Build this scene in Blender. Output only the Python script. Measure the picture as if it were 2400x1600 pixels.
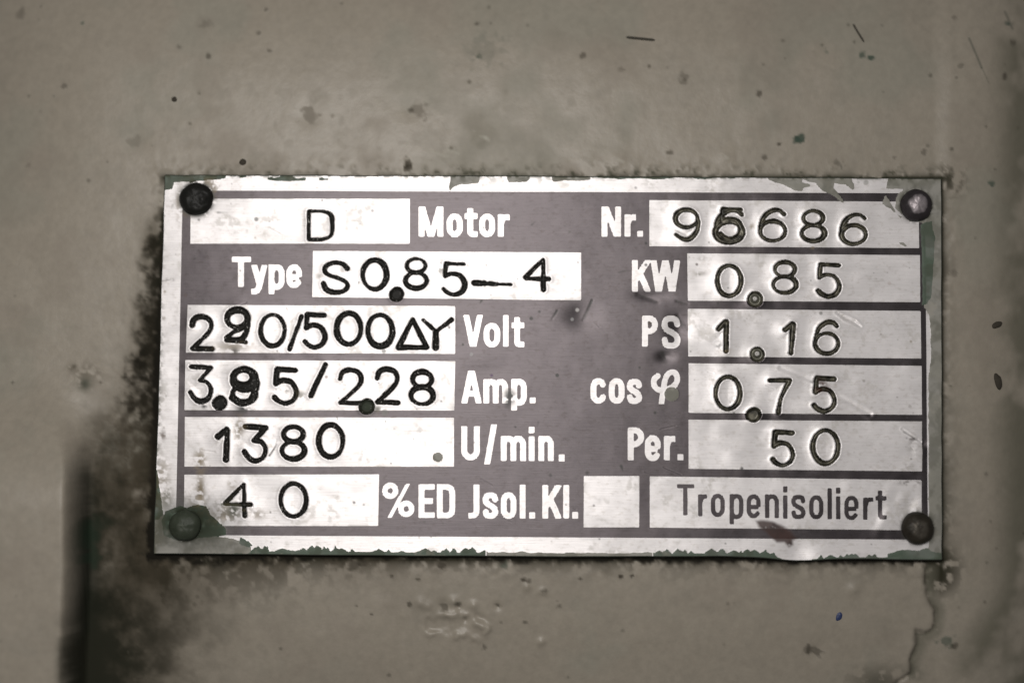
import bpy, math
import numpy as np
from mathutils import Matrix, Vector

for o in list(bpy.data.objects):
    bpy.data.objects.remove(o)
SC = bpy.context.scene
COL = SC.collection

# ------------------------------------------------------------------ camera
S = 5e-5                      # metres per reference unit on the plate
F = 50 / 36 * 2400
D = F * S
PITCH, YAW, ROLL, TX, TY = -0.05651, 0.01693, 0.00848, 0.004287, 0.002794
T_PLATE = 0.0009              # the plate's face stands this far off the housing


def rot(p, y, r):
    cx, sx = math.cos(p), math.sin(p)
    cy, sy = math.cos(y), math.sin(y)
    cz, sz = math.cos(r), math.sin(r)
    return (np.array([[cz, -sz, 0], [sz, cz, 0], [0, 0, 1]]) @ np.array([[1, 0, 0], [0, cx, -sx], [0, sx, cx]])
            @ np.array([[cy, 0, sy], [0, 1, 0], [-sy, 0, cy]]))


RC = rot(PITCH, YAW, ROLL)
C0 = -RC.T @ np.array([TX, TY, D])          # camera centre in plate axes (x right, y down, z into the wall)


def to_world(p):                            # plate axes -> world (x right, z up, wall faces -y)
    p = np.asarray(p, float)
    return np.stack([p[..., 0], p[..., 2] - T_PLATE, -p[..., 1]], -1)


cam_d = bpy.data.cameras.new('camera')
cam = bpy.data.objects.new('camera', cam_d)
COL.objects.link(cam)
w_right, w_down, w_fwd = [to_world(RC[k]) - to_world(np.zeros(3)) for k in range(3)]
cam.matrix_world = Matrix([[w_right[i], -w_down[i], -w_fwd[i], to_world(C0)[i]] for i in range(3)] + [[0, 0, 0, 1]])
cam_d.lens = 50
cam_d.sensor_width = 36
cam_d.clip_start = 0.005
cam_d.clip_end = 50
cam_d.dof.use_dof = True
cam_d.dof.focus_distance = D
cam_d.dof.aperture_fstop = 4.5
SC.camera = cam

# ------------------------------------------------------------------ light
world = bpy.data.worlds.new('World')
SC.world = world
world.use_nodes = True
bg = world.node_tree.nodes['Background']
bg.inputs[0].default_value = (1.0, 0.97, 0.96, 1)
bg.inputs[1].default_value = 0.15


def area(name, loc, target, sx, sy, power, color):
    l = bpy.data.lights.new(name, 'AREA')
    l.shape = 'RECTANGLE'
    l.size, l.size_y = sx, sy
    l.energy = power
    l.color = color
    l.spread = math.radians(140)
    o = bpy.data.objects.new(name, l)
    COL.objects.link(o)
    o.location = loc
    o.rotation_euler = (Vector(target) - Vector(loc)).to_track_quat('-Z', 'Y').to_euler()
    return o


area('work_lamp', (-0.028, -0.172, 0.032), (-0.014, 0, 0.003), 0.09, 0.06, 0.168, (1.0, 0.965, 0.93))

SC.view_settings.view_transform = 'Standard'
SC.view_settings.look = 'None'
SC.view_settings.exposure = 0
SC.view_settings.gamma = 1
SC.render.engine = 'CYCLES'

# ------------------------------------------------------------------ helpers: maths


def ray_plane(px, py, h=0.0):
    """point in plate axes, on the plane z = h, seen at reference position (px, py)"""
    d = np.stack([(px - 1200) / F, (py - 800) / F, np.ones_like(px)], -1) @ RC
    t = (h - C0[2]) / d[..., 2]
    return C0 + d * t[..., None]


def plate_pt(x, y):                          # a point on the plate's face, plate axes
    return ray_plane(np.asarray(x, float), np.asarray(y, float), 0.0)


_lat = np.random.RandomState(7).rand(512, 512)


def vnoise(x, y, scale, seed=0):
    x = x / scale + seed * 17.31
    y = y / scale + seed * 9.17
    xi, yi = np.floor(x).astype(int), np.floor(y).astype(int)
    fx, fy = x - xi, y - yi
    fx, fy = fx * fx * (3 - 2 * fx), fy * fy * (3 - 2 * fy)
    g = lambda a, b: _lat[(a + seed * 37) & 511, (b + seed * 91) & 511]
    return ((g(xi, yi) * (1 - fx) + g(xi + 1, yi) * fx) * (1 - fy) + (g(xi, yi + 1) * (1 - fx) + g(xi + 1, yi + 1) * fx) * fy)


def fbm(x, y, scale, octaves=4, seed=0):
    a, t, s = 1.0, 0, 0
    for k in range(octaves):
        t = t + a * vnoise(x, y, scale / 2 ** k, seed + k)
        s += a
        a *= 0.55
    return t / s


def sstep(a, b, x):
    t = np.clip((x - a) / (b - a), 0, 1)
    return t * t * (3 - 2 * t)


def sd_capsule(X, Y, p, q, r0, r1):
    dx, dy = q[0] - p[0], q[1] - p[1]
    L2 = dx * dx + dy * dy + 1e-9
    t = np.clip(((X - p[0]) * dx + (Y - p[1]) * dy) / L2, 0, 1)
    return np.hypot(X - p[0] - t * dx, Y - p[1] - t * dy) - (r0 + (r1 - r0) * t)


def sd_box_seg(X, Y, p, q, r, rd=2.0):
    dx, dy = q[0] - p[0], q[1] - p[1]
    L = math.hypot(dx, dy) + 1e-9
    ux, uy = dx / L, dy / L
    a = np.abs((X - p[0]) * ux + (Y - p[1]) * uy - L / 2) - L / 2 + rd
    b = np.abs(-(X - p[0]) * uy + (Y - p[1]) * ux) - r + rd
    return np.hypot(np.maximum(a, 0), np.maximum(b, 0)) + np.minimum(np.maximum(a, b), 0) - rd


def sd_rect(X, Y, x0, y0, x1, y1, rd=0.0):
    a = np.abs(X - (x0 + x1) / 2) - (x1 - x0) / 2 + rd
    b = np.abs(Y - (y0 + y1) / 2) - (y1 - y0) / 2 + rd
    return np.hypot(np.maximum(a, 0), np.maximum(b, 0)) + np.minimum(np.maximum(a, b), 0) - rd


def sd_poly(X, Y, pts):
    d = np.full(X.shape, 1e9)
    ins = np.zeros(X.shape, bool)
    n = len(pts)
    for i in range(n):
        p, q = pts[i], pts[(i + 1) % n]
        d = np.minimum(d, sd_capsule(X, Y, p, q, 0, 0))
        c = (p[1] > Y) != (q[1] > Y)
        with np.errstate(divide='ignore', invalid='ignore'):
            xi = p[0] + (Y - p[1]) * (q[0] - p[0]) / (q[1] - p[1] + 1e-12)
        ins ^= c & (X < xi)
    return np.where(ins, -d, d)


def spline(pts, n=6):
    P = [np.array(p, float) for p in pts]
    P = [2 * P[0] - P[1]] + P + [2 * P[-1] - P[-2]]
    out = []
    for i in range(1, len(P) - 2):
        for k in range(n):
            t = k / n
            a, b, c, d = P[i - 1:i + 3]
            out.append(0.5 * (2 * b + (c - a) * t + (2 * a - 5 * b + 4 * c - d) * t * t + (3 * b - a - 3 * c + d) * t ** 3))
    out.append(P[-2])
    return [tuple(p) for p in out]


def ellipse(cx, cy, rx, ry, n=32, a0=0, a1=360):
    return [(cx + rx * math.cos(math.radians(a0 + (a1 - a0) * k / n)), cy + ry * math.sin(math.radians(a0 + (a1 - a0) * k / n)))
            for k in range(n + 1)]


def zt(x0, y0, pts, k=3.92):                 # enlarged-crop coordinates -> reference coordinates
    return [(x0 + x / k, y0 + y / k) for x, y in pts]


# ------------------------------------------------------------------ helpers: materials
def new_mat(name):
    m = bpy.data.materials.new(name)
    m.use_nodes = True
    nt = m.node_tree
    return m, nt, nt.nodes, nt.links, nt.nodes['Principled BSDF']


def N(nt, typ, **kw):
    n = nt.nodes.new(typ)
    for k, v in kw.items():
        if k.startswith('i_'):
            n.inputs[k[2:].replace('_', ' ')].default_value = v
        else:
            setattr(n, k, v)
    return n


def ramp(nt, p0, p1, c0=(0, 0, 0, 1), c1=(1, 1, 1, 1)):
    r = nt.nodes.new('ShaderNodeValToRGB')
    r.color_ramp.elements[0].position = p0
    r.color_ramp.elements[1].position = p1
    r.color_ramp.elements[0].color = c0
    r.color_ramp.elements[1].color = c1
    return r


def mixc(nt, fac, a, b, blend='MIX'):
    m = nt.nodes.new('ShaderNodeMix')
    m.data_type = 'RGBA'
    m.blend_type = blend
    for sock, v in ((m.inputs[0], fac), (m.inputs[6], a), (m.inputs[7], b)):
        if hasattr(v, 'default_value') or hasattr(v, 'is_linked'):
            nt.links.new(v, sock)
        elif isinstance(v, (int, float)):
            sock.default_value = v
        else:
            sock.default_value = (*v[:3], 1)
    return m.outputs[2]


def coords(nt, scale):
    tc = N(nt, 'ShaderNodeTexCoord')
    mp = N(nt, 'ShaderNodeMapping')
    mp.inputs['Scale'].default_value = scale
    nt.links.new(tc.outputs['Object'], mp.inputs[0])
    return mp.outputs[0]


def noise(nt, scale_vec, detail=3, rough=0.55):
    n = N(nt, 'ShaderNodeTexNoise')
    n.inputs['Scale'].default_value = 1
    n.inputs['Detail'].default_value = detail
    n.inputs['Roughness'].default_value = rough
    nt.links.new(coords(nt, scale_vec), n.inputs['Vector'])
    return n.outputs['Fac']


def brushed(name, base, metallic, r0, r1, bump, tint):
    """sheet metal brushed sideways, with stains from the 'stain' attribute"""
    m, nt, nodes, links, P = new_mat(name)
    br = noise(nt, (300, 300, 14000), 2)
    cl = noise(nt, (70, 70, 220), 4)
    fl = noise(nt, (1500, 1500, 2600), 3)
    c = mixc(nt, cl, base, tint)
    rb = ramp(nt, 0.35, 0.75, (0.92, 0.92, 0.92, 1), (1.05, 1.05, 1.05, 1))
    links.new(br, rb.inputs[0])
    c = mixc(nt, 1.0, c, rb.outputs[0], 'MULTIPLY')
    rf = ramp(nt, 0.30, 0.46, (0.86, 0.85, 0.83, 1), (1, 1, 1, 1))
    links.new(fl, rf.inputs[0])
    c = mixc(nt, 1.0, c, rf.outputs[0], 'MULTIPLY')
    at = N(nt, 'ShaderNodeAttribute', attribute_name='stain')
    c = mixc(nt, at.outputs['Alpha'], c, at.outputs['Color'])
    links.new(c, P.inputs['Base Color'])
    mt = N(nt, 'ShaderNodeMath', operation='MULTIPLY_ADD')
    links.new(at.outputs['Alpha'], mt.inputs[0])
    mt.inputs[1].default_value = -metallic
    mt.inputs[2].default_value = metallic
    links.new(mt.outputs[0], P.inputs['Metallic'])
    rr = N(nt, 'ShaderNodeMapRange')
    links.new(cl, rr.inputs[0])
    rr.inputs[3].default_value, rr.inputs[4].default_value = r0, r1
    links.new(rr.outputs[0], P.inputs['Roughness'])
    bp = N(nt, 'ShaderNodeBump')
    bp.inputs['Strength'].default_value = bump
    bp.inputs['Distance'].default_value = 0.00002
    links.new(br, bp.inputs['Height'])
    links.new(bp.outputs[0], P.inputs['Normal'])
    # sideways brushing spreads reflections up and down
    tg = N(nt, 'ShaderNodeCombineXYZ')
    tg.inputs[2].default_value = 1.0
    links.new(tg.outputs[0], P.inputs['Tangent'])
    P.inputs['Anisotropic'].default_value = 0.65
    return m


def painted(name, c0, c1, rough=0.5, spec=0.4, bumpd=0.00004, scale=900, stain=False, metal=0.0):
    m, nt, nodes, links, P = new_mat(name)
    a = noise(nt, (scale,) * 3, 4, 0.6)
    b = noise(nt, (scale * 0.18,) * 3, 3)
    c = mixc(nt, b, c0, c1)
    rf = ramp(nt, 0.30, 0.7, (0.92, 0.92, 0.92, 1), (1.05, 1.05, 1.05, 1))
    links.new(a, rf.inputs[0])
    c = mixc(nt, 1.0, c, rf.outputs[0], 'MULTIPLY')
    if stain:
        at = N(nt, 'ShaderNodeAttribute', attribute_name='stain')
        c = mixc(nt, at.outputs['Alpha'], c, at.outputs['Color'])
    links.new(c, P.inputs['Base Color'])
    P.inputs['Roughness'].default_value = rough
    P.inputs['Specular IOR Level'].default_value = spec
    if stain:                                   # dirt is dull
        for sock, v0, v1 in (('Roughness', rough, 0.9), ('Specular IOR Level', spec, 0.03)):
            mr = N(nt, 'ShaderNodeMapRange')
            links.new(at.outputs['Alpha'], mr.inputs[0])
            mr.inputs[3].default_value, mr.inputs[4].default_value = v0, v1
            links.new(mr.outputs[0], P.inputs[sock])
    P.inputs['Metallic'].default_value = metal
    bp = N(nt, 'ShaderNodeBump')
    bp.inputs['Strength'].default_value = 0.6
    bp.inputs['Distance'].default_value = bumpd
    links.new(a, bp.inputs['Height'])
    links.new(bp.outputs[0], P.inputs['Normal'])
    return m


def worn_ink(name):
    """old black filling, mostly gone from the groove: dark tarnished metal with bits of black"""
    m, nt, nodes, links, P = new_mat(name)
    a = noise(nt, (1400, 1400, 1400), 3)
    r = ramp(nt, 0.40, 0.62)
    links.new(a, r.inputs[0])
    c = mixc(nt, r.outputs[0], (0.018, 0.017, 0.012), (0.105, 0.098, 0.072))
    at = N(nt, 'ShaderNodeAttribute', attribute_name='stain')
    c = mixc(nt, at.outputs['Alpha'], c, at.outputs['Color'])
    links.new(c, P.inputs['Base Color'])
    P.inputs['Metallic'].default_value = 0.4
    P.inputs['Roughness'].default_value = 0.42
    return m


def ink_mat():
    m, nt, nodes, links, P = new_mat('black_filling')
    a = noise(nt, (2200,) * 3, 3)
    b = noise(nt, (4200,) * 3, 2)
    c = mixc(nt, a, (0.005, 0.005, 0.005), (0.020, 0.019, 0.016))
    r = ramp(nt, .63, .72)                      # pinholes where the metal shows
    links.new(b, r.inputs[0])
    c = mixc(nt, r.outputs[0], c, (0.30, 0.29, 0.27))
    at = N(nt, 'ShaderNodeAttribute', attribute_name='stain')
    c = mixc(nt, at.outputs['Alpha'], c, at.outputs['Color'])
    links.new(c, P.inputs['Base Color'])
    P.inputs['Roughness'].default_value = 0.5
    P.inputs['Specular IOR Level'].default_value = 0.08
    bp = N(nt, 'ShaderNodeBump')
    bp.inputs['Strength'].default_value = .6
    bp.inputs['Distance'].default_value = .00005
    links.new(a, bp.inputs['Height'])
    links.new(bp.outputs[0], P.inputs['Normal'])
    return m


MAT = {
    'metal': brushed('brushed_aluminium', (0.70, 0.674, 0.674), 0.35, 0.39, 0.48, 0.6, (0.78, 0.754, 0.752)),
    'print': brushed('dark_violet_print', (0.090, 0.080, 0.085), 0.94, 0.42, 0.50, 0.6, (0.106, 0.094, 0.097)),
    'ink': ink_mat(),
    'worn': worn_ink('worn_ink'),
    'green': painted('green_paint', (0.034, 0.056, 0.037), (0.066, 0.092, 0.064), 0.5, 0.4, 0.00004, 1500, True),
    'grey': painted('grey_overpaint', (0.168, 0.166, 0.142), (0.225, 0.216, 0.186), 0.5, 0.4, 0.00004, 1200, True),
    'edge': painted('sheet_edge', (0.018, 0.020, 0.015), (0.045, 0.05, 0.04), 0.6, 0.3, 0.00004, 1500),
}


# ------------------------------------------------------------------ helpers: objects
def mesh_from(name, verts, faces, mat, parent=None, normals=None, stain=None, smooth=True):
    me = bpy.data.meshes.new(name)
    nv, nf, k = len(verts), len(faces), faces.shape[1]
    me.vertices.add(nv)
    me.vertices.foreach_set('co', np.ascontiguousarray(verts, np.float32).ravel())
    me.loops.add(nf * k)
    me.polygons.add(nf)
    me.loops.foreach_set('vertex_index', np.ascontiguousarray(faces, np.int32).ravel())
    me.polygons.foreach_set('loop_start', np.arange(0, nf * k, k, dtype=np.int32))
    me.polygons.foreach_set('loop_total', np.full(nf, k, np.int32))
    me.update(calc_edges=True)
    me.validate()
    me.polygons.foreach_set('use_smooth', np.full(nf, smooth))
    if stain is not None:
        at = me.color_attributes.new('stain', 'FLOAT_COLOR', 'POINT')
        at.data.foreach_set('color', np.ascontiguousarray(stain, np.float32).ravel())
    me.materials.append(mat)
    if normals is not None:
        me.normals_split_custom_set_from_vertices(normals.tolist())
    o = bpy.data.objects.new(name, me)
    COL.objects.link(o)
    if parent is not None:
        o.parent = parent
    return o


def over(stain, a, col):
    """lay colour col with coverage a over the rgba array"""
    a = np.clip(a, 0, 1)[..., None]
    col = np.array(col, float)
    a0 = stain[..., 3:4]
    ao = a + a0 * (1 - a)
    stain[..., :3] = np.where(ao > 1e-6, (col * a + stain[..., :3] * a0 * (1 - a)) / np.maximum(ao, 1e-6), col)
    stain[..., 3:4] = ao


# ------------------------------------------------------------------ the housing (setting)
TL, TR, BR, BL = (387, 412), (2205, 420), (2207, 1310), (361, 1295)
PLATE_POLY = [TL, TR, BR, BL]


def grid_axis(lo, hi, vlo, vhi, step, grow=1.25):
    mid = list(np.arange(vlo, vhi + 1, step))
    a, s, left = vlo, step, []
    while a > lo:
        s *= grow
        a -= s
        left.append(a)
    a, s, right = vhi, step, []
    while a < hi:
        s *= grow
        a += s
        right.append(a)
    return np.array(left[::-1] + mid + right)


BLACK = (0.012, 0.011, 0.008)
BROWN = (0.060, 0.050, 0.036)
MOSS = (0.022, 0.032, 0.022)


def build_housing():
    gx = grid_axis(-2600, 5000, -120, 2520, 4.0)
    gy = grid_axis(-2200, 3800, -120, 1720, 4.0)
    X, Y = np.meshgrid(gx, gy)
    ny, nx = X.shape
    H = np.zeros_like(X)
    # cast, thickly painted surface: slow unevenness and orange peel
    H += 6 * (fbm(X, Y, 520, 3, 1) - 0.5) + 4.5 * (fbm(X, Y, 150, 3, 5) - 0.5) + 0.8 * (fbm(X, Y, 26, 2, 9) - 0.5)
    # the casting rounds off to the right and to the top left
    H -= 42 * (np.maximum(X - 2260, 0) / 150) ** 2 / (1 + np.maximum(X - 2260, 0) / 600)
    H -= 40 * (np.maximum(260 - X, 0) / 260) ** 2 * sstep(800, 150, Y) + 22 * (np.maximum(220 - Y, 0) / 220) ** 2
    H -= 46 * (np.maximum(Y - 1320, 0) / 280) ** 2 / (1 + np.maximum(Y - 1320, 0) / 500) * sstep(180, 420, X)
    # shallow seat of the plate on the right side
    H += 5 * sstep(2185, 2235, X + 14 * (fbm(X, Y, 160, 2, 3) - 0.5))
    # the raised rib that starts at the lower left
    wob = 8 * (fbm(X, Y, 130, 3, 11) - 0.5)
    ramp_y = sstep(840, 1190, Y)
    edge = 160 + 40 * ramp_y + 20 * sstep(1150, 950, Y) - 10 * sstep(1300, 1600, Y) + wob
    wide = 15 + 70 * sstep(1130, 900, Y)
    rib = sstep(wide, -wide, X - edge) * ramp_y
    H += 120 * rib * (1 + 0.10 * np.clip((140 - X) / 400, 0, 1))
    H -= 14 * np.exp(-((X - 255) / 42) ** 2) * sstep(990, 1180, Y)
    # flaked blister under the plate
    fl = sd_poly(X, Y, [(800 + x / 1.47, 1280 + y / 1.47) for x, y in
                        [(292, 290), (300, 255), (360, 240), (432, 244), (462, 232), (496, 246), (502, 285), (476, 320), (440, 302), (370, 300)]])
    fl = fl + 22 * (fbm(X, Y, 26, 3, 21) - 0.5)
    H += -5 * sstep(6, -12, fl) * sstep(.2, .5, fbm(X, Y, 30, 2, 23)) + 5.5 * np.exp(-((fl - 4) / 8) ** 2) * sstep(.46, .66, fbm(X, Y, 36, 2, 22))
    for bx, by, r, h in ((985, 1412, 12, 6), (1003, 1420, 10, 5), (1040, 1417, 13, -6), (1063, 1409, 11, 6), (1075, 1422, 9, -6), (1110, 1418, 10, 6),
                         (1166, 1420, 9, -6), (1118, 1462, 9, 9), (1133, 1470, 10, 8), (1273, 1386, 8, 5), (1268, 1506, 9, 6), (1090, 1452, 8, -7),
                         (2002, 1380, 14, 5), (1140, 318, 22, 3), (1120, 330, 14, 4), (1450, 375, 20, 3), (1700, 366, 20, 2), (960, 255, 26, -3),
                         (720, 275, 26, -3), (1915, 1525, 24, -4), (320, 320, 30, -3), (1235, 1375, 9, 4), (1420, 1330, 10, 4), (1840, 1330, 12, 5)):
        H += h * np.exp(-((X - bx) ** 2 + (Y - by) ** 2) / (r * r))
    # peeled crack running down from the plate's lower right corner
    ck = [(800 + x / 1.47, 1280 + y / 1.47) for x, y in
          [(2018, 50), (2015, 110), (2020, 170), (2035, 200), (2052, 218), (2045, 285), (2022, 300), (1986, 292), (1990, 340), (1968, 395), (1976, 440), (1925, 475), (1900, 560)]]
    dck = np.full(X.shape, 1e9)
    for p, q in zip(ck[:-1], ck[1:]):
        dck = np.minimum(dck, sd_capsule(X, Y, p, q, 0, 0))
    dck = dck + 5 * (fbm(X, Y, 20, 2, 31) - 0.5)
    cky = np.array([p[1] for p in ck])
    ckx = np.array([p[0] for p in ck])
    left = X < np.interp(Y, cky, ckx)
    on = sstep(1310, 1335, Y) * sstep(1680, 1600, Y)
    H += on * np.where(left, 4.5 * np.exp(-np.maximum(dck, 0) / 60), 0) - on * 5 * np.exp(-(dck / 5) ** 2)
    # dirt packed against the plate stands slightly proud
    dp = sd_poly(X, Y, PLATE_POLY)
    n1 = fbm(X, Y, 34, 4, 41)
    n2 = fbm(X, Y, 15, 3, 47)
    n3 = fbm(X, Y, 130, 4, 53)
    crumbs = sstep(0.50, 0.68, n2) * np.exp(-np.maximum(dp, 0) / 22)
    H += 3 * crumbs
    H = np.where(dp < -6, np.minimum(H, -2), H)

    ST = np.zeros(X.shape + (4,))
    ST[..., :3] = BROWN
    # old green coat showing through thin grey paint, in faint clouds
    over(ST, 0.22 * sstep(0.52, 0.70, fbm(X, Y, 230, 4, 61)), (0.155, 0.170, 0.140))
    over(ST, 0.22 * sstep(0.55, 0.72, fbm(X, Y, 160, 4, 67)), (0.165, 0.140, 0.115))
    over(ST, 0.10 * sstep(0.56, 0.74, fbm(X, Y, 90, 4, 68)), (0.12, 0.118, 0.098))
    over(ST, 0.08 * sstep(0.66, 0.76, fbm(X, Y, 30, 3, 69)), (0.10, 0.095, 0.078))
    # grime: left of the plate, below it, along its edges; plus a painted shadow line below it
    lft = sstep(-20, 10, 395 - X) * sstep(440, 640, Y) * sstep(1420, 1320, Y) * np.exp(-(np.maximum(366 - X, 0) / (34 + 46 * sstep(640, 1000, Y))) ** 1.6)
    over(ST, 0.85 * sstep(.0, .7, lft) * sstep(0.18, 0.62, n1 * .5 + n3 * .5), (0.050, 0.043, 0.031))
    over(ST, 0.97 * sstep(0.42, 0.80, n1 * 0.35 + n2 * 0.45 + .1 + 0.42 * (lft - .35)) * sstep(.02, .35, lft), (0.016, 0.014, 0.010))
    low = sstep(880, 1150, Y) * sstep(-10, 30, X - edge) * sstep(640, 300, X + 0.2 * (Y - 1300))
    over(ST, 0.9 * low * sstep(0.10, 0.62, n3 * 0.6 + n1 * 0.4 + .15 * low), (0.046, 0.039, 0.027))
    over(ST, 0.8 * low * sstep(0.36, 0.72, n1 * .6 + n3 * .4), (0.016, 0.015, 0.010))
    gut = sstep(985, 1260, Y + 120 * (n1 - .5)) * np.exp(-(np.maximum(X - 205, 0) / (34 + 50 * sstep(1250, 1600, Y) + 50 * (n1 - .5))) ** 1.3) * sstep(-12, 10, X - edge)
    over(ST, 0.97 * np.clip(gut, 0, 1), (0.010, 0.012, 0.008))
    over(ST, 0.5 * gut * sstep(1180, 1240, Y) * sstep(1400, 1330, Y) * sstep(0.42, 0.6, n1), (0.020, 0.036, 0.024))
    gut2 = sstep(1380, 1520, Y) * sstep(160, 190, X) * sstep(430, 250, X)
    over(ST, 0.85 * gut2 * sstep(0.36, 0.6, n3 * 0.5 + n1 * 0.5), (0.020, 0.020, 0.014))
    bel = sstep(1275, 1290, Y) * np.exp(-np.maximum(Y - 1312, 0) / (20 + 50 * sstep(1000, 380, X))) * sstep(330, 380, X) * sstep(2260, 2190, X)
    over(ST, 0.95 * bel * sstep(0.40, 0.60, n1 * 0.5 + n2 * 0.5 + .22 * (bel - .3)), (0.022, 0.020, 0.013))
    belw = sstep(1290, 1310, Y) * np.exp(-np.maximum(Y - 1310, 0) / 70) * sstep(1500, 500, X) * sstep(300, 360, X)
    over(ST, 0.55 * belw * sstep(0.34, 0.62, n3), (0.060, 0.050, 0.036))
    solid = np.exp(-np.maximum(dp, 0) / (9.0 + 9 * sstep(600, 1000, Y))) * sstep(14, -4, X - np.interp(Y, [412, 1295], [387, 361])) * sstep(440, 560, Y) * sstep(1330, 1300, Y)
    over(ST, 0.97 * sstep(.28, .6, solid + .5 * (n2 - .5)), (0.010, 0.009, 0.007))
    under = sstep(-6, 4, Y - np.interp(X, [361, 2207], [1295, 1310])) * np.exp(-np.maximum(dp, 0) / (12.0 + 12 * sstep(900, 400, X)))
    over(ST, 0.97 * sstep(.25, .6, under + .6 * (n2 - .5)), (0.010, 0.009, 0.007))  # plate's contact shadow painted along its lower edge, broken up with grime
    top = sstep(440, 415, Y) * np.exp(-np.maximum(416 - Y, 0) / 7.5) * sstep(360, 390, X) * sstep(2230, 2205, X)
    over(ST, 0.97 * top * sstep(0.36, 0.52, n2 * 0.6 + n1 * 0.4 + .12 * (top - .3)), (0.020, 0.022, 0.013))
    over(ST, 0.7 * np.exp(-np.maximum(405 - Y, 0) / 12) * sstep(450, 418, Y) * sstep(420, 520, X) * sstep(2280, 2215, X) * sstep(0.60, 0.74, n2), (0.03, 0.034, 0.02))
    rgt = sstep(2198, 2206, X) * np.exp(-np.maximum(X - 2207, 0) / (9 + 12 * sstep(0.45, 0.7, n3))) * sstep(400, 440, Y) * sstep(1420, 1330, Y)
    over(ST, 0.97 * rgt * sstep(0.32, 0.52, n2 * 0.5 + n1 * 0.5 + .15 * (rgt - .3)), (0.018, 0.018, 0.011))
    tlc = np.exp(-np.maximum(dp, 0) / 16) * sstep(460, 395, X) * sstep(400, 470, Y) * sstep(900, 500, Y)
    over(ST, 0.9 * tlc * sstep(0.36, 0.58, n2), (0.020, 0.020, 0.013))
    for cx, cy, r in ((2225, 425, 34), (2212, 1330, 40), (2205, 1360, 34)):
        over(ST, 0.8 * np.exp(-((X - cx) ** 2 + (Y - cy) ** 2) / (r * r)) * sstep(0.38, 0.56, n2), (0.022, 0.021, 0.013))
    over(ST, on * 0.55 * np.exp(-(dck / 7) ** 2) * sstep(.3, .55, n1), (0.03, 0.028, 0.02))
    pl = on * (~left) * sstep(34, 10, dck) * sstep(0.35, 0.5, n1)
    over(ST, 0.5 * pl, (0.075, 0.075, 0.055))
    over(ST, 0.6 * sstep(1540, 1600, Y) * np.exp(-((X - 2070) / 75) ** 2) * sstep(0.5, 0.62, n1), (0.025, 0.027, 0.018))
    over(ST, 0.75 * sstep(2300, 2400, X + 90 * sstep(1350, 1550, Y)) * sstep(0.30, 0.55, n3), (0.085, 0.082, 0.06))
    # brown smudge and dark spots left of the plate
    for cx, cy, rx, ry, a, c in ((205, 872, 40, 22, 0.5, BROWN), (200, 900, 16, 16, 0.75, MOSS), (168, 862, 10, 8, 0.5, BROWN), (330, 840, 26, 50, 0.75, BLACK),
                                 (320, 965, 22, 22, 0.8, BLACK), (275, 1015, 60, 46, 0.5, BROWN), (300, 1090, 60, 60, 0.45, BROWN)):
        over(ST, a * np.exp(-((X - cx) / rx) ** 2 - ((Y - cy) / ry) ** 2) * sstep(0.34, 0.56, n2), c)
    # chips in the grey coat, down to green or dark
    spots = [(188, 50, 7, .7, 1), (148, 200, 6, .5, 0), (316, 330, 12, .25, 0), (726, 272, 20, .35, 0), (985, 258, 20, .35, 0), (958, 260, 7, .6, 0), (486, 132, 5, .6, 0),
             (420, 108, 5, .4, 0), (632, 118, 6, .5, 0), (480, 52, 14, .3, 0), (620, 18, 5, .5, 0), (604, 76, 4, .5, 0), (1118, 134, 9, .7, 1), (1130, 118, 40, .2, 1), (1116, 52, 8, .6, 0),
             (955, 380, 10, .8, 0), (957, 392, 7, .8, 0), (1365, 130, 9, .6, 0), (1454, 164, 8, .35, 0), (1600, 178, 10, .4, 0), (1600, 192, 7, .4, 0), (1784, 218, 8, .65, 0),
             (1939, 121, 8, .85, 1), (2022, 128, 8, .75, 1), (2040, 134, 9, .85, 1), (2004, 99, 7, .6, 0), (1906, 122, 6, .4, 0), (1840, 138, 5, .4, 0), (1874, 324, 10, .85, 1), (1866, 328, 8, .7, 1),
             (1826, 338, 5, .7, 0), (2030, 321, 6, .85, 0), (1569, 356, 7, .55, 0), (1792, 366, 6, .6, 0), (1964, 382, 10, .5, 0), (2070, 58, 7, .5, 0), (2374, 50, 10, .8, 1), (2355, 178, 7, .7, 0),
             (2322, 428, 9, .75, 1), (2250, 154, 6, .4, 0), (2164, 356, 6, .5, 0), (2096, 370, 5, .5, 0), (2240, 40, 9, .4, 0), (2385, 95, 10, .5, 0), (2285, 560, 5, .4, 0), (2234, 640, 8, .4, 0),
             (2310, 1110, 6, .4, 0), (2270, 902, 6, .6, 0), (1226, 1358, 6, .8, 0), (1240, 1360, 5, .6, 0), (1453, 1350, 6, .9, 0), (1484, 1348, 6, .9, 0), (1272, 1384, 6, .6, 0),
             (1166, 1420, 8, .85, 0), (1075, 1418, 8, .7, 0), (1042, 1420, 9, .6, 0), (960, 1416, 5, .7, 0), (1312, 1418, 6, .6, 0), (1230, 1460, 5, .6, 0), (1140, 1520, 13, .6, 0), (1915, 1530, 15, .6, 0),
             (1895, 1524, 12, .5, 0), (2222, 1508, 15, .6, 1), (2240, 1515, 10, .7, 0), (1035, 1324, 9, .8, 0), (1180, 1322, 10, .6, 1), (830, 1325, 10, .7, 0), (850, 1320, 7, .7, 0), (920, 1350, 5, .8, 0),
             (980, 1358, 5, .7, 0), (835, 1420, 5, .7, 0), (870, 1440, 4, .7, 0), (1360, 1355, 4, .8, 0), (1475, 1312, 8, .8, 0), (1840, 1325, 9, .6, 0), (30, 15, 12, .4, 0), (60, 385, 5, .3, 0)]
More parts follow.
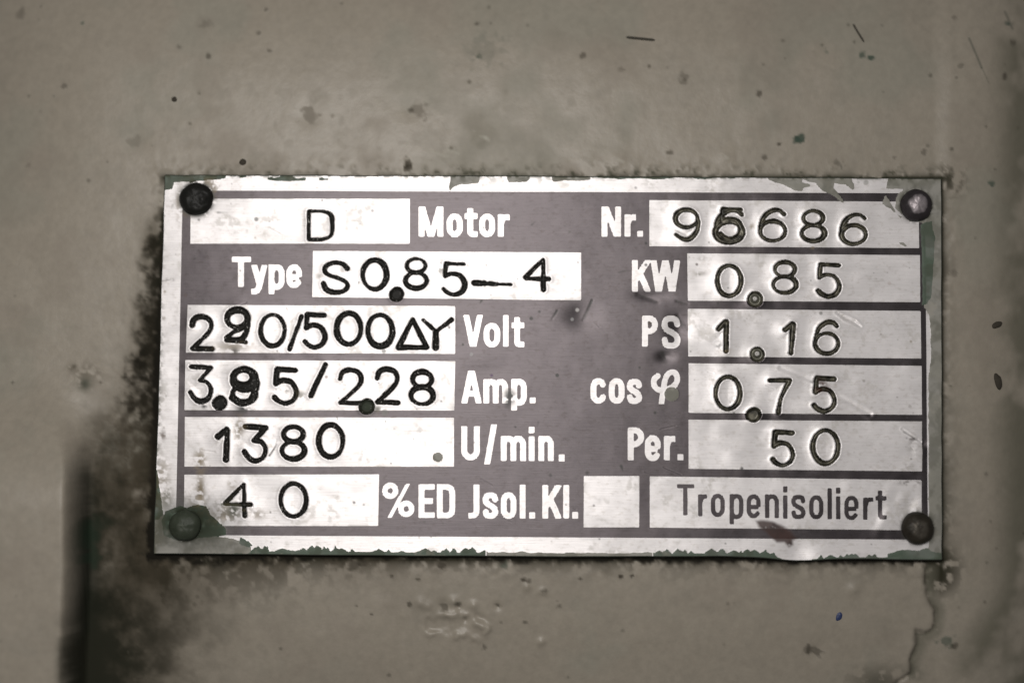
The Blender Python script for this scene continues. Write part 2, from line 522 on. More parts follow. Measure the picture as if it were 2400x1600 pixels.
    for cx, cy, r, a, k in spots:
        d = np.hypot(X - cx, (Y - cy) * 1.15) + 1.5 * r * (n2 - 0.5) * 2
        over(ST, a * sstep(max(r * 1.35, r + 2.5), min(r * .45, r - 2.5), d), (0.035, 0.055, 0.042) if k else (0.038, 0.033, 0.025))
    rs = np.random.RandomState(3)
    for k in range(150):
        cx, cy, r = rs.uniform(-100, 2500), rs.uniform(-100, 1700), rs.uniform(2.5, 5)
        j0, j1 = np.searchsorted(gx, [cx - 20, cx + 20])
        i0, i1 = np.searchsorted(gy, [cy - 20, cy + 20])
        sl = (slice(i0, i1), slice(j0, j1))
        sub = ST[sl].copy()
        over(sub, rs.uniform(.25, .7) * sstep(r + 2.5, r - 2, np.hypot(X[sl] - cx, Y[sl] - cy)), (0.06, 0.055, 0.042))
        ST[sl] = sub
    for p, q, w, a in (((2272, 90), (2300, 160), 5, .6), ((2300, 160), (2318, 196), 3, .4), ((2365, 20), (2382, 60), 6, .5), ((1975, 380), (1970, 400), 2, .5), ((1020, 368), (1090, 388), 2, .0)):
        over(ST, a * sstep(w, 0, sd_capsule(X, Y, p, q, 0, 0)), (0.035, 0.045, 0.035))
    # pale scrapes above the plate
    for p, q in (((1000, 352), (1060, 372)), ((1030, 345), (1080, 362)), ((1138, 322), (1146, 330)), ((1440, 372), (1460, 380)), ((1690, 362), (1706, 372)), ((1110, 310), (1140, 326))):
        over(ST, 0.30 * sstep(7, 0, sd_capsule(X, Y, p, q, 0, 0)) * sstep(.35, .6, n2), (0.42, 0.41, 0.36))

    P = ray_plane(X, Y, T_PLATE)
    P[..., 2] -= H * S
    V = to_world(P)
    idx = np.arange(nx * ny).reshape(ny, nx)
    Fc = np.stack([idx[:-1, :-1], idx[1:, :-1], idx[1:, 1:], idx[:-1, 1:]], -1).reshape(-1, 4)
    mat = painted('grey_machine_paint', (0.214, 0.190, 0.153), (0.238, 0.213, 0.174), 0.40, 0.30, 0.00006, 1100, True)
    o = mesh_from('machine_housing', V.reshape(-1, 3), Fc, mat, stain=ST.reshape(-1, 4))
    o['kind'] = 'structure'
    o['label'] = 'grey painted cast machine housing with chips, grime and a raised rib'
    return lambda x, y: H[min(max(int(np.searchsorted(gy, y)), 0), ny - 1), min(max(int(np.searchsorted(gx, x)), 0), nx - 1)]


housing_h = build_housing()

# ------------------------------------------------------------------ the nameplate
plate = bpy.data.objects.new('nameplate', None)
COL.objects.link(plate)
plate.empty_display_size = 0.01
plate['label'] = 'worn aluminium motor nameplate with dark violet print, stamped figures and four rivets'
plate['category'] = 'nameplate'

CELL = 2.0
NX, NY = int(1834 / CELL) + 1, int(890 / CELL) + 1
u = np.linspace(0, 1, NX)[None, :]
v = np.linspace(0, 1, NY)[:, None]


def bil(a, b, c, d):
    return (a * (1 - u) + b * u) * (1 - v) + (d * (1 - u) + c * u) * v


PX, PY = bil(TL[0], TR[0], BR[0], BL[0]), bil(TL[1], TR[1], BR[1], BL[1])
# the sheet is not quite straight: the bottom edge dips at the dent, edges waver
PY = PY + (v ** 6) * (7 * np.exp(-((PX - 1868) / 70) ** 2) - 4 * np.exp(-((PX - 1700) / 260) ** 2) + 1.5 * (vnoise(PX, PX * 0, 60, 3) - .5))
PY = PY - ((1 - v) ** 6) * (1.5 * np.sin(u * 3.1416) + 1.5 * (vnoise(PX, PX * 0, 45, 5) - .5))
PX = PX + (u ** 8) * 2.0 * (vnoise(PY, PY * 0, 50, 8) - .5) - ((1 - u) ** 8) * 2.5 * (vnoise(PY, PY * 0, 60, 9) - .5)


def window(x0, y0, x1, y1, m):
    j0 = max(0, int((x0 - m - 390) / CELL) - 6)
    j1 = min(NX, int((x1 + m - 360) / CELL) + 8)
    i0 = max(0, int((y0 - m - 424) / CELL) - 4)
    i1 = min(NY, int((y1 + m - 408) / CELL) + 8)
    return (slice(i0, i1), slice(j0, j1))


def sd_quad(X, Y, q):                       # convex quad TL TR BR BL, slightly rounded corners
    d = np.full(X.shape, -1e9)
    for k in range(4):
        p, r = q[k], q[(k + 1) % 4]
        ex, ey = r[0] - p[0], r[1] - p[1]
        L = math.hypot(ex, ey)
        dk = ((X - p[0]) * ey - (Y - p[1]) * ex) / L
        d = np.maximum(d, dk)
    return d


BIG = 60.0
d_frame = sd_quad(PX, PY, [(428, 446.5), (2168, 453), (2175, 1264), (411, 1253)])
FIELDS = [
    ('field left of the printed word Motor', [(447, 466), (960.5, 466), (960.5, 571), (446, 571)]),
    ('field right of the printed letters Nr', [(1522, 469), (2153, 473), (2154, 581.5), (1522, 577)]),
    ('field right of the printed word Type', [(734, 588), (1362, 591.7), (1362, 703.5), (731.6, 696)]),
    ('field right of the printed letters KW', [(1610.5, 593.8), (2156, 598), (2157, 708), (1612, 704.7)]),
    ('field left of the printed word Volt', [(439.5, 714.5), (1067, 717), (1067, 829), (435.7, 826)]),
    ('field right of the printed letters PS', [(1612, 723.5), (2158, 728.6), (2159, 840), (1613, 835)]),
    ('field left of the printed word Amp', [(434.4, 843.6), (1067, 846), (1064.5, 961.5), (432, 960.7)]),
    ('field right of the printed term cos phi', [(1613.8, 851), (2160, 857), (2161, 971.7), (1614, 967)]),
    ('field left of the printed term U/min', [(433, 976.7), (1064, 978.6), (1064, 1093), (432, 1092.8)]),
    ('field right of the printed word Per', [(1614, 983), (2161, 987), (2161, 1104), (1614, 1098)]),
    ('field left of the printed letters ED', [(431.8, 1111.8), (888.5, 1111), (886.3, 1231.7), (430.5, 1231.7)]),
    ('empty field right of the printed letters Kl', [(1368.4, 1115), (1498.5, 1115), (1498, 1235), (1368, 1235)]),
    ('field holding the printed word Tropenisoliert', [(1523, 1115.6), (2160, 1124.5), (2160, 1242), (1523, 1235.5)]),
]
ROUGH = 0.75 * (fbm(PX, PY, 9, 2, 71) - 0.5)
ident = np.zeros(PX.shape, np.int32)        # vertex-wise, used for faces later
d_fields = np.full(PX.shape, BIG)
field_sd = []
for lab, q in FIELDS:
    w = window(min(p[0] for p in q), min(p[1] for p in q), max(p[0] for p in q), max(p[1] for p in q), 12)
    d = sd_quad(PX[w], PY[w], q) + ROUGH[w] * 0.7
    field_sd.append((w, d))
    d_fields[w] = np.minimum(d_fields[w], d)


# ---- printed lettering: condensed gothic built from strokes inside measured boxes
def seg(*pts):
    return list(pts)


def glyph(ch, b, w):
    """strokes (polyline) of the printed letter ch in box b = x0, y0, x1, y1 (outer edges)"""
    x0, y0, x1, y1 = b
    h = w / 2
    l, r, t, m = x0 + h, x1 - h, y0 + h, y1 - h
    cx, cy = (l + r) / 2, (t + m) / 2
    rx = (r - l) / 2
    W, Ht = x1 - x0, y1 - y0
    tt, mm = y0 + h * .92, y1 - h * .92

    def stad(l, t, r, m, k=1.25):
        ry = min(rx * k, (m - t) / 2)
        return (ellipse((l + r) / 2, t + ry, (r - l) / 2, ry, 12, 180, 360) + ellipse((l + r) / 2, m - ry, (r - l) / 2, ry, 12, 0, 180) + [(l, t + ry)])
    if ch == 'o':
        return [stad(l, tt, r, mm)]
    if ch == 'l':
        return [seg((cx, y0), (cx, y1))]
    if ch == '.':
        return [seg((cx, y0), (cx, y1))]
    if ch == 'M':
        return [seg((l, y1), (l, y0)), seg((r, y1), (r, y0)), seg((l + w * .05, y0 - 2), (cx, y1 + 3)), seg((r - w * .05, y0 - 2), (cx, y1 + 3))]
    if ch == 'N':
        return [seg((l, y1), (l, y0)), seg((r, y1), (r, y0)), seg((l + 1, y0 - 4), (r - 1, y1 + 4))]
    if ch == 't':
        sx = x0 + W * .50 - 2
        return [seg((sx, y0), (sx, y1 - w * .9)) + spline([(sx, y1 - w * .9), (sx + 2, y1 - h * 1.15), (sx + w * .7, y1 - h * .95), (x1, y1 - h * .9)])[1:],
                seg((x0, y0 + Ht * .27), (x1, y0 + Ht * .27))]
    if ch == 'r':
        return [seg((l, y1), (l, y0)), spline([(l, y0 + Ht * .42), (l + w * .35, y0 + Ht * .2), (l + w * .9, y0 + h), (x1, y0 + h * 1.05)])]
    if ch == 'T':
        return [seg((x0, y0 + h * .85), (x1, y0 + h * .85)), seg((cx - 1, y0), (cx - 1, y1))]
    if ch == 'y':
        return [seg((l - 1, y0 - 3), (cx + 1.5, y0 + Ht * .70)), seg((r + 1, y0 - 3), (cx - .5, y0 + Ht * .74)) + spline([(cx - .5, y0 + Ht * .74), (cx - 4, y1 - h * 1.5), (cx - 9, y1 - h), (x0, y1 - h * .9)])[1:]]
    if ch == 'p':
        by = y0 + Ht * (.775 if Ht > 60 else .8)
        return [seg((l, y0), (l, y1)), stad(l, tt, r, by - h * .2)]
    if ch == 'e':
        ry = min(rx * 1.25, (mm - tt) / 2)
        return [[(l, cy + 2)] + [(l, tt + ry)] + ellipse(cx, tt + ry, rx, ry, 12, 180, 360) + [(r, cy + 2)], seg((l, cy + 2), (r, cy + 2)),
                [(l, cy)] + [(l, mm - ry)] + ellipse(cx, mm - ry, rx, ry, 12, 180, 20)]
    if ch == 'c':
        ry = min(rx * 1.25, (mm - tt) / 2)
        return [ellipse(cx, tt + ry, rx, ry, 12, 350, 180) + ellipse(cx, mm - ry, rx, ry, 12, 180, 10)]
    if ch in 'sS':
        return [spline([(r, y0 + Ht * .29), (r - rx * .25, tt + Ht * .045), (cx, tt), (l + rx * .22, tt + Ht * .05), (l, y0 + Ht * .29), (l + rx * .4, y0 + Ht * .43),
                        (r - rx * .4, y0 + Ht * .57), (r, y0 + Ht * .72), (r - rx * .22, mm - Ht * .05), (cx, mm), (l + rx * .25, mm - Ht * .045), (l, y0 + Ht * .71)])]
    if ch == 'K':
        return [seg((l, y0), (l, y1)), seg((r + 3, y0 - 4), (l + 2, y0 + Ht * .62)), seg((l + w * .8, y0 + Ht * .40), (r + 2, y1 + 4))]
    if ch == 'W':
        a, c2 = W * .27, W * .5
        return [seg((x0 + h * .9, y0 - 3), (x0 + a, y1 + 4)), seg((x0 + a, y1 + 4), (cx, y0 - 3)), seg((cx, y0 - 3), (x1 - a, y1 + 4)), seg((x1 - a, y1 + 4), (x1 - h * .9, y0 - 3))]
    if ch == 'V':
        return [seg((x0 + h, y0 - 4), (cx, y1 + 4)), seg((x1 - h, y0 - 4), (cx, y1 + 4))]
    if ch == 'P':
        by = y0 + Ht * .60
        ry = (by - y0 - w) / 2
        return [seg((l, y0), (l, y1)), [(l, y0 + h)] + ellipse(r - ry * .9, y0 + h + ry, ry * .9, ry, 12, 270, 450) + [(l, by - h)]]
    if ch == 'A':
        return [seg((l - 1, y1 + 4), (cx, y0 - 4)), seg((r + 1, y1 + 4), (cx, y0 - 4)), seg((l + W * .12, y0 + Ht * .70), (r - W * .12, y0 + Ht * .70))]
    if ch == 'm':
        rm = (r - l) / 4
        return [seg((l, y0), (l, y1)), seg((cx, y1), (cx, y0 + Ht * .45)) + ellipse(l + rm, tt + rm * 1.1, rm, rm * 1.1, 8, 360, 180),
                seg((r, y1), (r, y0 + Ht * .45)) + ellipse(cx + rm, tt + rm * 1.1, rm, rm * 1.1, 8, 360, 180)]
    if ch == 'n':
        return [seg((l, y0), (l, y1)), seg((r, y1), (r, y0 + Ht * .5)) + ellipse(cx, tt + rx * 1.15, rx, rx * 1.15, 10, 360, 180)]
    if ch == 'U':
        return [[(l, y0), (l, m - rx * 1.1)] + ellipse(cx, mm - rx * 1.1, rx, rx * 1.1, 12, 180, 0) + [(r, y0)]]
    if ch == '/':
        return [seg((x1 - h, y0 - 3), (x0 + h, y1 + 3))]
    if ch == 'E':
        return [seg((l, y0), (l, y1)), seg((x0, y0 + h * .85), (x1, y0 + h * .85)), seg((x0, cy), (x1 - 4, cy)), seg((x0, y1 - h * .85), (x1, y1 - h * .85))]
    if ch == 'D':
        return [seg((l, y0), (l, y1)), [(l, y0 + h * .85), (cx, y0 + h * .85)] + spline([(cx, y0 + h * .85), (r - 3, y0 + h + 4), (r, y0 + Ht * .32), (r, y1 - Ht * .32), (r - 3, y1 - h - 4), (cx, y1 - h * .85)])[1:] + [(l, y1 - h * .85)]]
    if ch == 'J':
        return [[(r, y0), (r, y1 - w * 1.3)] + spline([(r, y1 - w * 1.3), (r - 2, y1 - h * 1.5), (r - w * .7, y1 - h), (x0, y1 - h * .9)])[1:]]
    if ch == 'i':
        return [seg((cx, y0 + Ht * .275), (cx, y1)), seg((cx, y0), (cx, y0 + Ht * .19))]
    raise KeyError(ch)


def sd_strokes(X, Y, polys, r, flat=True, rd=2.0):
    d = np.full(X.shape, 1e9)
    for poly in polys:
        n = len(poly) - 1
        closed = math.hypot(poly[0][0] - poly[-1][0], poly[0][1] - poly[-1][1]) < 0.01
        for k in range(n):
            end = flat and not closed and (k == 0 or k == n - 1)
            d = np.minimum(d, sd_box_seg(X, Y, poly[k], poly[k + 1], r, rd) if end and n <= 2 else
                           (sd_capsule(X, Y, poly[k], poly[k + 1], r, r) if not end else sd_box_seg(X, Y, poly[k], poly[k + 1], r, rd)))
        for k in range(1, n):
            d = np.minimum(d, np.hypot(X - poly[k][0], Y - poly[k][1]) - r)
    return d


WORDS = [
    ('Motor', 14, [('M', 981, 484, 1039, 554.7), ('o', 1046.7, 500.7, 1084.5, 555.5), ('t', 1088.8, 488, 1119.4, 555.5), ('o', 1123, 500.7, 1160.4, 555.5), ('r', 1166.6, 502, 1194.6, 554.7)]),
    ('Nr.', 14, [('N', 1409.7, 484, 1455.6, 554.7), ('r', 1463.8, 502.4, 1490.6, 554.7), ('.', 1493, 541, 1507.7, 554.7)]),
    ('Type', 14, [('T', 543.3, 601.4, 588.7, 672.6), ('y', 588.7, 621, 627, 690), ('p', 629.5, 619.8, 667.3, 689.4), ('e', 671, 619.8, 708, 674.6)]),
    ('KW', 14, [('K', 1481, 609.6, 1526, 683.6), ('W', 1525, 610, 1594, 683.2)]),
    ('Volt', 13.5, [('V', 1085, 737.8, 1132.7, 812), ('o', 1133.4, 756.6, 1172.4, 813.5), ('l', 1179, 738, 1192, 812), ('t', 1199, 743, 1229, 813.5)]),
    ('PS', 14, [('P', 1504.6, 739.5, 1542, 812), ('S', 1550.5, 739.5, 1595, 816.6)]),
    ('Amp.', 14, [('A', 1081, 867.9, 1129, 945), ('m', 1132.7, 888, 1191, 945), ('p', 1198, 887.5, 1234.7, 961.5), ('.', 1241, 931, 1256, 945)]),
    ('cos', 14, [('c', 1384, 886, 1421, 945.4), ('o', 1426.8, 886, 1463.8, 945.4), ('s', 1469, 887.5, 1505, 946)]),
    ('phi', 13, []),
    ('U/min.', 14, [('U', 1081, 998.5, 1124.5, 1078), ('/', 1134, 994, 1165.5, 1088), ('m', 1173.5, 1021, 1233, 1080), ('i', 1238.5, 999.7, 1253.5, 1080), ('n', 1261.5, 1021, 1298, 1080), ('.', 1308.7, 1064, 1324, 1081)]),
    ('Per.', 14, [('P', 1471.4, 1001, 1509.7, 1078), ('e', 1511.5, 1019.4, 1548.5, 1079.6), ('r', 1556, 1021, 1583, 1078), ('.', 1587.5, 1063.5, 1602.3, 1078)]),
    ('percent', 9, []),
    ('ED', 14, [('E', 980.8, 1134, 1019, 1213), ('D', 1023.7, 1134, 1067, 1213.8)]),
    ('Jsol.', 14, [('J', 1097.7, 1134.7, 1123.7, 1214.6), ('s', 1131, 1153.4, 1167.8, 1215), ('o', 1173.7, 1153, 1210.4, 1215), ('l', 1218, 1135, 1231.8, 1214.6), ('.', 1240, 1199.8, 1254.5, 1214.6)]),
    ('Kl.', 14, [('K', 1271, 1136, 1316.5, 1214.6), ('l', 1320, 1136, 1334, 1214.6), ('.', 1341, 1199, 1355.3, 1214.6)]),
    ('Tropenisoliert', 10.5, [('T', 1587, 1134, 1627.8, 1207), ('r', 1636, 1157.7, 1657.7, 1209.5), ('o', 1666, 1156.4, 1699, 1211), ('p', 1710, 1157, 1742.6, 1228), ('e', 1750, 1157.7, 1783, 1213.5),
                              ('n', 1793, 1157.7, 1826, 1213.5), ('i', 1834.4, 1139, 1847, 1215), ('s', 1854.5, 1159, 1888, 1215.5), ('o', 1896.4, 1160, 1930, 1216), ('l', 1939.5, 1143, 1950, 1216),
                              ('i', 1959, 1142, 1970.4, 1216), ('e', 1978.6, 1161.5, 2012.5, 1218), ('r', 2022.7, 1165, 2047, 1217.6), ('t', 2052, 1148.8, 2077.5, 1216.4)]),
]
d_letters = np.full(PX.shape, BIG)
d_tropen = np.full(PX.shape, BIG)
word_sd = []
for word, sw, letters in WORDS:
    parts = []
    if word == 'phi':
        pts = spline(zt(1400, 700, [(566, 700), (522, 740), (526, 800), (572, 838), (640, 832), (712, 790), (735, 730), (712, 678), (660, 682), (624, 740), (604, 850), (588, 972)]), 5)
        parts.append((1525, 860, 1600, 950, [pts], 6.6, (1500, 800, 1650, 946.5)))
    elif word == 'percent':
        for cx, cy in ((914.7, 1149.3), (952.2, 1191.6)):
            parts.append((cx - 20, cy - 20, cx + 20, cy + 20, [ellipse(cx, cy, 12.6, 13.0, 24)], 6.4, None))
        parts.append((905, 1130, 962, 1215, [[(957.5, 1131), (911.8, 1214)]], 4.6, (800, 1133, 1000, 1212.5)))
    for ch, x0, y0, x1, y1 in letters:
        parts.append((x0, y0, x1, y1, glyph(ch, (x0, y0, x1, y1), sw), sw / 2, (x0, y0, x1, y1)))
    bx0, by0, bx1, by1 = min(p[0] for p in parts), min(p[1] for p in parts), max(p[2] for p in parts), max(p[3] for p in parts)
    w = window(bx0, by0, bx1, by1, 14)
    X, Y = PX[w], PY[w]
    d = np.full(X.shape, BIG)
    for x0, y0, x1, y1, polys, r, clip in parts:
        g = sd_strokes(X, Y, polys, r)
        if clip:
            g = np.maximum(g, sd_rect(X, Y, *clip, 2.5))
        d = np.minimum(d, g)
    d = d + ROUGH[w]
    word_sd.append((word, w, d))
    tgt = d_tropen if word == 'Tropenisoliert' else d_letters
    tgt[w] = np.minimum(tgt[w], d)


# ---- stamped figures
def digit(ch, b, w):
    x0, y0, x1, y1 = b
    h = w / 2
    l, t, r, m = x0 + h, y0 + h, x1 - h, y1 - h
    W, Ht = r - l, m - t
    q = lambda pts: [(l + a * W, t + c * Ht) for a, c in pts]
    if ch == '0':
        return [ellipse(l + W / 2, t + Ht / 2, W / 2, Ht / 2, 40)]
    if ch == '2':
        return [spline(q([(0, .27), (.1, .08), (.42, 0), (.82, .07), (.97, .26), (.85, .47), (.45, .73), (.02, .98)])) + q([(1, 1)])]
    if ch == '3':
        return [q([(.04, .0), (1, .035), (.46, .40)]) + spline(q([(.46, .40), (.80, .45), (1, .66), (.86, .91), (.52, 1), (.2, .92), (0, .74)]))[1:]]
    if ch == '5':
        return [q([(.97, .03), (.12, 0), (.06, .42)]) + spline(q([(.06, .42), (.36, .33), (.78, .39), (1, .66), (.86, .9), (.5, 1), (.18, .93), (0, .82)]))[1:]]
    if ch == '6':
        return [ellipse(l + W / 2, t + Ht * .68, W / 2, Ht * .32, 30), spline(q([(.95, .14), (.76, .015), (.48, .02), (.18, .20), (.03, .46), (0, .68)]))]
    if ch == '8':
        return [ellipse(l + W / 2, t + Ht * .235, W * .43, Ht * .235, 30), ellipse(l + W / 2, t + Ht * .735, W * .5, Ht * .265, 30)]
    if ch == '9':
        return [ellipse(l + W * .48, t + Ht * .30, W * .48, Ht * .30, 30), spline(q([(.96, .30), (1, .45), (.92, .72), (.66, .96), (.38, 1), (.02, .84)]))]
    if ch == 'S':
        return [spline(q([(.98, .2), (.8, .05), (.48, 0), (.14, .1), (.05, .27), (.22, .42), (.6, .52), (.93, .66), (.99, .8), (.82, .95), (.45, 1), (.12, .9), (0, .7)]))]
    if ch == 'D':
        return [q([(0, 0), (0, 1), (.55, 1)]) + spline(q([(.55, 1), (.9, .9), (1, .7), (1, .3), (.9, .1), (.55, 0)]))[1:] + q([(0, 0)])]
    raise KeyError(ch)


ST_LIST = []          # name, label, field index, polys, [radius per poly], kind, depth, bbox


def stamp(name, label, fi, polys, w, kind='ink', depth=5.0, ws=None):
    xs = [p[0] for q in polys for p in q]
    ys = [p[1] for q in polys for p in q]
    ST_LIST.append((name, label, fi, polys, ws or [w / 2] * len(polys), kind, depth, (min(xs), min(ys), max(xs), max(ys))))


def sdig(ch, fi, b, w, kind='ink', depth=5.0):
    stamp('stamped_letter' if ch in 'SD' else 'stamped_digit', 'stamped %s %s' % ('letter' if ch in 'SD' else 'figure', ch), fi, digit(ch, b, w), w, kind, depth)


def sdot(fi, cx, cy, r, kind='ink', ring=False):
    if ring:
        stamp('stamped_point', 'ring-shaped stamped decimal point', fi, [ellipse(cx, cy, r - 5.6, r - 5.6, 24)], 11.2, kind, 4)
    else:
        stamp('stamped_point', 'stamped decimal point', fi, [[(cx - 1.5, cy + .8), (cx + .8, cy + 1)], [(cx + 2, cy - 1.6), (cx + 2.1, cy - 1)]], 2 * r - 4, kind, 6)


sdig('D', 0, (720, 491, 782.6, 565.7), 8)
sdig('S', 2, (753.8, 610.9, 819.6, 690), 9)
sdig('0', 2, (845, 604, 911.4, 683), 10.5)
sdot(2, 929.3, 689.4, 17.4)
sdig('8', 2, (946, 602.4, 1004.6, 679.7), 8)
sdig('5', 2, (1035, 612.7, 1094, 695), 9.4)
stamp('stamped_dash', 'stamped dash, thicker on its left', 2, [[(1112, 663.2), (1135, 664.2)], [(1130, 664), (1165, 665.6)], [(1160, 665.4), (1198, 667)]], 10, 'ink', 4, [6.8, 5.0, 3.2])
stamp('stamped_digit', 'stamped figure 4', 2, [[(1231, 650), (1273, 609), (1273.7, 679)], [(1231, 650), (1233, 653), (1286, 654)]], 9.6)
sdig('2', 4, (445, 736.5, 502, 823), 10.5)
stamp('stamped_digit', 'stamped figure 2 struck over by a 9', 4, [ellipse(556.5, 746.5, 24.5, 20.5, 28), spline(zt(340, 700, [(945, 190), (948, 250), (925, 320), (885, 372), (800, 372)])), zt(340, 700, [(905, 262), (820, 300), (748, 356)]), zt(340, 700, [(745, 382), (925, 400)])], 12, 'ink', 5, [6.6, 5.2, 5.0, 4.0])
sdig('0', 4, (606.6, 733, 671.6, 815), 8.8)
stamp('stamped_slash', 'stamped slash beside the figure 0', 4, [[(707, 742), (678.5, 818)]], 10)
sdig('5', 4, (709.4, 732, 766.5, 818.6), 10)
sdig('0', 4, (783.9, 728.6, 851.5, 812), 11)
sdig('0', 4, (857, 732.4, 925.5, 817), 11)
stamp('stamped_symbol', 'stamped delta triangle', 4, [[(966.8, 748), (934, 814), (1000, 814), (966.8, 748)]], 10.5)
stamp('stamped_symbol', 'stamped star-connection Y', 4, [[(992, 750), (1022, 777)], [(1058, 749.5), (1022, 777)], [(1022, 777), (1021, 815)]], 12, 'ink', 5, [4.6, 5.4, 7.6])
stamp('stamped_digit', 'stamped figure 3', 6, digit('3', (441, 854, 499, 945), 9.6), 9.6)
sdot(6, 514.7, 944, 17.5)
stamp('stamped_digit', 'stamped figure 9 struck over an 8', 6, digit('9', (537.7, 858.7, 606.6, 951), 13) + digit('8', (539, 860, 604, 949), 13), 13, 'ink', 5, [7.2, 7, 6, 6.6])
sdig('5', 6, (638.5, 860, 699.7, 950), 10)
stamp('stamped_slash', 'stamped slash between 3.95 and 2.28', 6, [[(763, 854.5), (728.5, 927)]], 11)
sdig('2', 6, (792.8, 862, 852.8, 949.5), 9.6)
sdot(6, 859.6, 952.5, 18.5)
sdig('2', 6, (878.8, 859.4, 938.2, 948.7), 10.4)
sdig('8', 6, (958, 865.8, 1021, 952), 10.6)
stamp('stamped_digit', 'stamped figure 1', 8, [[(511, 1023), (531.5, 1005), (533.5, 1008), (529.5, 1077)]], 11)
sdig('3', 8, (568, 994, 628, 1085), 10.4)
sdig('8', 8, (656, 994.6, 719, 1080), 10)
sdig('0', 8, (741.8, 989.5, 809.4, 1076), 11)
stamp('stamped_digit', 'stamped figure 4', 10, [[(528, 1179), (571.5, 1134), (573.5, 1208)], [(528, 1179), (530, 1181), (588, 1182)]], 8.6)
sdig('0', 10, (653.8, 1128, 722.7, 1214), 9)
W_ = 'worn'
sdig('9', 1, (1578.6, 487, 1641.8, 565.7), 8.7, W_)
stamp('stamped_digit', 'stamped figure 6 struck over by a 5', 1, digit('6', (1671.7, 488, 1747, 572.6), 10) + digit('5', (1684, 485, 1742, 566), 10), 10, W_, 5, [5.4, 4.6, 5.4])
sdig('6', 1, (1777.6, 488, 1845, 569), 8.4, W_)
sdig('8', 1, (1874.5, 490, 1937, 570), 9, W_)
sdig('6', 1, (1968, 498.6, 2033.7, 576.4), 8.6, W_)
sdig('0', 3, (1676.8, 618.5, 1741, 697.6), 8, W_)
sdot(3, 1769.4, 700.7, 17.8, W_, True)
sdig('8', 3, (1808, 610, 1870.7, 691), 8.6, W_)
sdig('5', 3, (1913, 615, 1972, 699), 9, W_)
stamp('stamped_digit', 'stamped figure 1 left of the point', 5, [[(1684, 771), (1700, 753), (1703, 755), (1701, 823)]], 10.5, W_)
sdot(5, 1774.5, 829.3, 17.4, W_, True)
stamp('stamped_digit', 'stamped figure 1 right of the point', 5, [[(1840, 773), (1856.5, 759), (1858.5, 761), (1853.5, 827)]], 10, W_)
sdig('6', 5, (1906.4, 750, 1969.4, 832.7), 8.2, W_)
sdig('0', 7, (1673, 878.6, 1739, 962.8), 8.6, W_)
sdot(7, 1766, 971.7, 17.4, W_)
stamp('stamped_digit', 'stamped figure 7', 7, [[(1805, 891), (1851, 891)] + spline([(1851, 891), (1840, 912), (1830, 935), (1824.5, 966)])[1:]], 8.6, W_)
sdig('5', 7, (1904, 881, 1961, 968), 9.4, W_)
sdig('5', 9, (1807, 1007, 1863, 1095), 9.4, W_)
sdig('0', 9, (1901, 1003.6, 1969, 1090), 9, W_)

d_stamp = np.full(PX.shape, BIG)
HT = np.zeros_like(PX)
stamp_sd = []
wig = 3.4 * (fbm(PX, PY, 26, 3, 81) - 0.5)
for rec in ST_LIST:
    name, label, fi, polys, rads, kind, depth, b = rec
    w = window(*b, 44)
    X, Y = PX[w], PY[w]
    d = np.full(X.shape, BIG)
    ph = (b[0] * 1.7 + b[1] * 0.9) % 6.283
    for poly, r in zip(polys, rads):
        nn = max(len(poly) - 1, 1)
        amp = 0.17 if r < 12 else 0.0
        rr = [r * (1 + amp * math.sin(ph + 6.283 * kk / nn)) for kk in range(nn + 1)]
        for kk, (p, q) in enumerate(zip(poly[:-1], poly[1:])):
            d = np.minimum(d, sd_capsule(X, Y, p, q, rr[kk], rr[kk + 1]))
    d = d - 0.9 + wig[w]
    stamp_sd.append((rec, w, d))
    d_stamp[w] = np.minimum(d_stamp[w], d)
    hw = min(max(rads), 7)
    k = 1.5 if kind == 'worn' else 1.0
    g = np.where(d < 0, -depth * k * np.clip(-d / hw, 0, 1) ** .8, 0)
    g = g + np.where(d >= 0, k * (0.7 * np.exp(-(d / 5) ** 2) + 0.9 * np.exp(-(d / 18) ** 2)), k * 1.0 * np.exp(-(d / 3) ** 2))
    # neighbouring strokes: deepest groove wins, rims add gently
    cur = HT[w]
    HT[w] = np.where(g < 0, np.minimum(cur, g), np.where(cur < 0, cur, np.hypot(cur, g)))

# ---- unevenness, dents and scratches of the sheet
HT += 5.0 * (fbm(PX, PY, 420, 2, 91) - 0.5) + 1.7 * (fbm(PX, PY, 100, 3, 93) - 0.5) + 0.12 * (fbm(PX, PY, 14, 2, 94) - 0.5)
right_side = sstep(1560, 1700, PX)
HT += right_side * 2.4 * (fbm(PX, PY, 60, 2, 95) - 0.5)
corner = np.exp(-((PX - 2100) / 75) ** 2 - ((PY - 1195) / 55) ** 2)
HT += corner * 9 * (fbm(PX * 1.0 + PY * .5, PY * .6 - PX * .3, 42, 2, 97) - 0.5)
corner2 = np.exp(-((PX - 2150) / 30) ** 2 - ((PY - 1050) / 55) ** 2)
HT += corner2 * 7 * (fbm(PX, PY, 34, 2, 98) - 0.5)
HT -= 5 * np.exp(-((PX - 1868) / 38) ** 2 - ((PY - 1292) / 24) ** 2)
HT -= 5.5 * np.exp(-((PX - 1365) / 36) ** 2 - ((PY - 740) / 30) ** 2)
HT -= 2.0 * np.exp(-((PX - 1150) / 60) ** 2 - ((PY - 870) / 26) ** 2)
HT -= 5.0 * np.exp(-((PX - 1590) / 24) ** 2 - ((PY - 770) / 30) ** 2)
HT -= 4.0 * np.exp(-((PX - 1560) / 18) ** 2 - ((PY - 836) / 12) ** 2)
HT -= 3.2 * np.exp(-((PX - 1530) / 40) ** 2 - ((PY - 694) / 14) ** 2)


